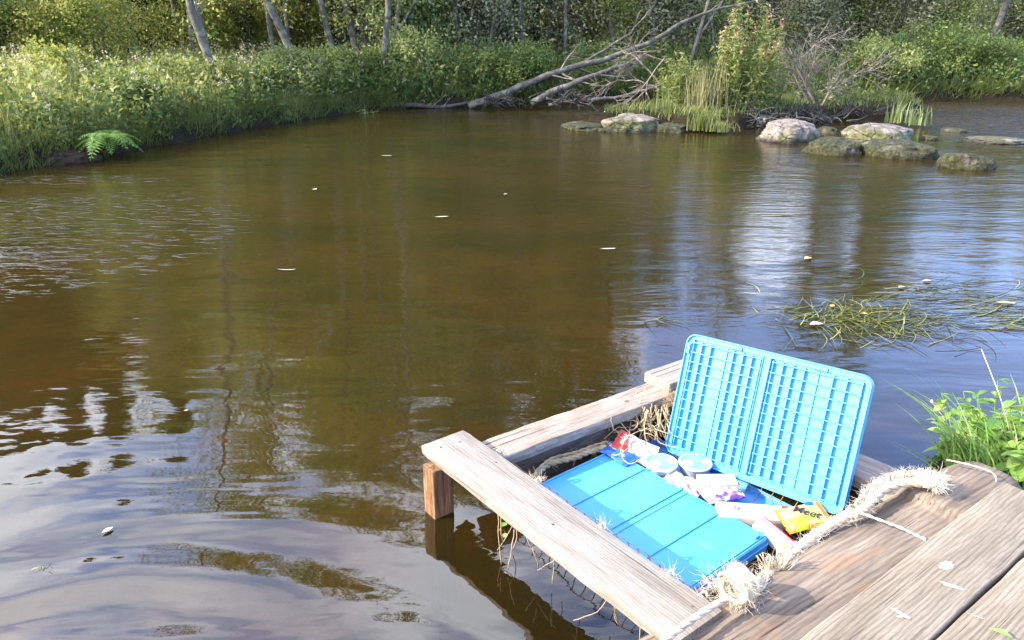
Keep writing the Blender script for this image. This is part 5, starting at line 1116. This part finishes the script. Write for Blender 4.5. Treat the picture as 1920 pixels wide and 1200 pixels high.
# ---------------------------------------------------------------- near bank plants
def nearplants():
    rg = random.Random(17); rng = np.random.default_rng(17)
    B = []
    for k in range(230):
        x, y = rg.uniform(1750, 1990), rg.uniform(850, 950); p = up(x, y, 0.12); B.append((p.x + 0.12, p.y + 0.12, 0.05))
    tag(fol('bank_grass', [blades(np.array(B), 0.30, 0.010, rng, 0.9, (-0.25, 0.1), 6, None, 1.7)], M['bankplant']), 'pale arching grass blades at the end of the dock', 'grass', kind='stuff')
    def leafblade(mb, p, d, L, w, n=7, droop=0.5):
        d = Vector(d).normalized(); s = d.cross(Vector((0, 0, 1))).normalized(); s = (s + Vector((rg.gauss(0, .3), rg.gauss(0, .3), rg.gauss(0, .3)))).normalized(); V = []; Fs = []
        for i in range(n + 1):
            t = i / n; c = p + d * L * t - Vector((0, 0, droop * L * t * t)); ww = w * math.sin(math.pi * min(1, 0.06 + t * 0.94)) ** 0.7; V += [c - s * ww, c + Vector((0, 0, -ww * 0.35)), c + s * ww]
            if i: b = 3 * (i - 1); Fs += [(b, b + 1, b + 4, b + 3), (b + 1, b + 2, b + 5, b + 4)]
        mb.add(V, Fs)
    for idx, (px, py, nst, h, w, lab) in enumerate(((1790, 862, 10, 0.17, 0.020, 'small leafed green plant on the bank just beyond the dock end'), (1895, 862, 9, 0.27, 0.033, 'broad leafed light green plant at the right edge beside the dock'),
                                                     (1850, 822, 9, 0.25, 0.020, 'slender leafed plant between the small and broad leafed ones'), (1945, 925, 9, 0.30, 0.036, 'broad leafed plant just right of the dock plank ends'))):
        c = up(px, py, 0.08); c = Vector((c.x + .05, c.y + .08, .05)); root = empty('leafy_weed', c, lab, 'plant'); st = MB(); lf = MB()
        for s in range(nst):
            P = rpath(rg, (rg.gauss(0, .05), rg.gauss(0, .05), -0.05), (rg.gauss(-.15, .45), rg.gauss(0, .45), 1), h * rg.uniform(.7, 1.2), 8, .1); st.tube(P, [.0028 - .0002 * i for i in range(9)], 5)
            for i in range(1, 9):
                for _ in range(2): a = rg.uniform(0, 6.283); leafblade(lf, P[i], (math.cos(a), math.sin(a), rg.uniform(.1, .8)), w * rg.uniform(2.2, 3.6), w * rg.uniform(.45, .8))
        link('stem', mesh('stem', np.array(st.v), st.f, M['bankplant'], True, None, rng.uniform(.5, .8, len(st.v))), root)
        nl_ = len(lf.v) // 24; tt = np.repeat(rng.uniform(0.1, 1, nl_), 24); link('foliage', mesh('foliage', np.array(lf.v), lf.f, M['bankplant'], True, None, tt[:len(lf.v)]), root)
    tall = MB(); P = smooth_path([up(1905, 860, .1), up(1880, 760, .35), up(1858, 700, .42), up(1840, 655, .46)], 6); tall.tube(P, .0016, 4)
    tag(tall.build('dry_stalk', M['drystalk'], None), 'single pale dry stalk rising over the right bank plants', 'stalk')
    bud = empty('flower_stem', up(1790, 818, .12), 'thin reddish stem with a small pink bud leaning left over the water', 'flower'); o = bud.location
    s = MB(); P = [up(1790, 822, .12) - o, up(1770, 783, .17) - o, up(1748, 755, .21) - o]; s.tube(P, .0015, 5); s.build('stem', M['pinkstem'], bud)
    q = MB(); q.tube([P[-1] + Vector((0, 0, -.004)), P[-1], P[-1] + Vector((-.003, 0, .008)), P[-1] + Vector((-.004, 0, .013))], [.002, .005, .0055, .002], 8); q.build('bud', M['pinkbud'], bud, smooth=True)
M['drystalk'] = simple('dry_stalk', (0.55, 0.47, 0.33), .7); M['pinkstem'] = simple('red_stem', (0.42, 0.22, 0.13), .6); M['pinkbud'] = simple('pink_bud', (0.75, 0.45, 0.42), .6)
nearplants()
def corner_leaf():
    mb = MB(); c = up(1900, 1196, .31); V = []; 
    mb.add([(0, 0, 0), (.02, .008, .004), (.05, .004, .0), (.022, -.012, .003)], [(0, 1, 2, 3)])
    o = mb.build('green_leaf', M['gleaf'], None, c, (0, 0, 2.4)); tag(o, 'small green leaf lying on the deck in the bottom right corner', 'leaf')
M['gleaf'] = simple('green_leaf', (0.16, 0.34, 0.05), .5)
corner_leaf()

# ---------------------------------------------------------------- floating weeds and leaves
def weedmat(cx, cy, n, L, rx, ry, ang, label, seed, w=0.006, zmax=0.02, spread=0.35):
    rg = random.Random(seed); c = up(cx, cy); mb = MB(); T = []
    for k in range(n):
        p = Vector((rg.gauss(0, rx), rg.gauss(0, ry), 0)); a = ang + rg.gauss(0, spread); l = L * rg.uniform(.4, 1.2); cv = rg.gauss(0, 0.6); z0 = rg.uniform(-0.004, zmax); z1 = rg.uniform(-0.004, zmax); V = []; s = 7; ww = w * rg.uniform(.5, 1.2)
        for i in range(s + 1):
            t = i / s; aa = a + cv * t; p = p + Vector((math.cos(aa), math.sin(aa), 0)) * l / s; q = ww * (1 - t * 0.85); z = z0 + (z1 - z0) * t + 0.006 * math.sin(t * 5 + k); r_ = Vector((-math.sin(aa), math.cos(aa), 0)); V += [p + r_ * q / 2 + Vector((0, 0, z)), p - r_ * q / 2 + Vector((0, 0, z + .001))]
        b = len(mb.v); mb.v += [tuple(v) for v in V]; mb.f += [(b + 2 * i, b + 2 * i + 1, b + 2 * i + 3, b + 2 * i + 2) for i in range(s)]; T += [rg.random()] * len(V)
    return tag(link('floating_weed', mesh('floating_weed', np.array(mb.v), mb.f, M['weed'], False, None, T), None, c), label, 'water weed')
weedmat(1600, 600, 560, 0.34, 0.24, 0.16, -0.2, 'dense tangled clump of floating weed behind the open lid', 201, .007, .014, .8)
weedmat(1560, 520, 150, 0.55, 0.35, 0.25, -0.15, 'thin reddish weed streaks trailing above the dense clump', 202, .005, .008, .12)
weedmat(1800, 565, 190, 0.65, 0.42, 0.20, 0.02, 'long pale weed ribbons streaming towards the right edge', 203, .009, .012, .13)
weedmat(1860, 605, 60, 0.55, 0.25, 0.08, 0.1, 'sparse weed ribbons curving near the right edge', 204, .010, .014, .15)
weedmat(1228, 603, 10, 0.20, 0.05, 0.025, -0.5, 'small yellow weed sprig floating left of the open lid', 205, .008, .02, .7)
weedmat(1360, 572, 5, 0.28, 0.08, 0.03, -0.2, 'few thin weed stems floating above the open lid corner', 206, .006, .01, .3)
weedmat(75, 1068, 7, 0.045, 0.008, 0.008, 0.5, 'tiny weed sprig floating at the lower left', 207, .003, .005, 1.5)
weedmat(945, 1000, 4, 0.03, 0.006, 0.006, 0.5, 'green weed scrap in the shade under the front plank', 208, .008, .01, 1.5)
def fleaf(px, py, L, w, rz, label, mat='pleaf', curl=0.25):
    mb = MB(); n = 8; V = []; Fs = []
    for i in range(n + 1):
        t = i / n; ww = w * math.sin(math.pi * min(.98, .04 + t * .94)) * .5; x = (t - .5) * L; z = .003 + curl * L * (t - .5) ** 2
        V += [(x, -ww, z + ww * .5), (x, 0, z), (x, ww, z + ww * .5)]
        if i: b = 3 * (i - 1); Fs += [(b, b + 3, b + 4, b + 1), (b + 1, b + 4, b + 5, b + 2)]
    mb.add(V, Fs); o = mb.build('floating_leaf', M[mat], None, up(px, py, .002), (0, 0, rz), smooth=True); tag(o, label, 'leaf', 'leaves floating on the river')
for a in [(202, 996, .040, .020, 1.0, 'curled pale leaf floating alone at the lower left'), (828, 408, .13, .03, .2, 'pale leaf floating left of the middle of the river'), (1140, 468, .13, .025, .1, 'slim pale leaf floating above the open lid far out'), (538, 507, .14, .012, 0, 'thin straw like leaf floating left of centre'),
          (590, 357, .07, .05, 1.2, 'small white upright leaf floating far out on the left', 'pleaf', .8), (1515, 486, .07, .05, .4, 'yellow leaf floating above the weed streaks', 'yleaf'), (1530, 610, .085, .05, .2, 'largest pale leaf caught in the dense weed clump'), (1885, 570, .12, .035, -.1, 'long yellow leaf on the weed ribbons at the right', 'yleaf'),
          (1690, 540, .06, .035, .5, 'yellow leaf at the start of the weed ribbons', 'yleaf'), (1738, 528, .07, .03, .2, 'pale leaf above the weed ribbons'), (945, 986, .03, .022, .8, 'green leaf floating beside the front plank', 'gleaf'), (946, 1006, .026, .018, 1.4, 'yellowish leaf floating below the green one by the front plank', 'yleaf'),
          (349, 771, .02, .01, .3, 'speck of pale leaf floating over the sky reflection edge'), (725, 293, .16, .03, 0, 'pale scrap floating near the far left bank'), (1560, 575, .05, .03, .9, 'small orange leaf on top of the weed clump', 'yleaf'), (1620, 590, .05, .03, .1, 'small yellow leaf at the right of the weed clump', 'yleaf'), (948, 365, .05, .03, .4, 'tiny white leaf drifting far out in mid river')]:
    fleaf(*a)
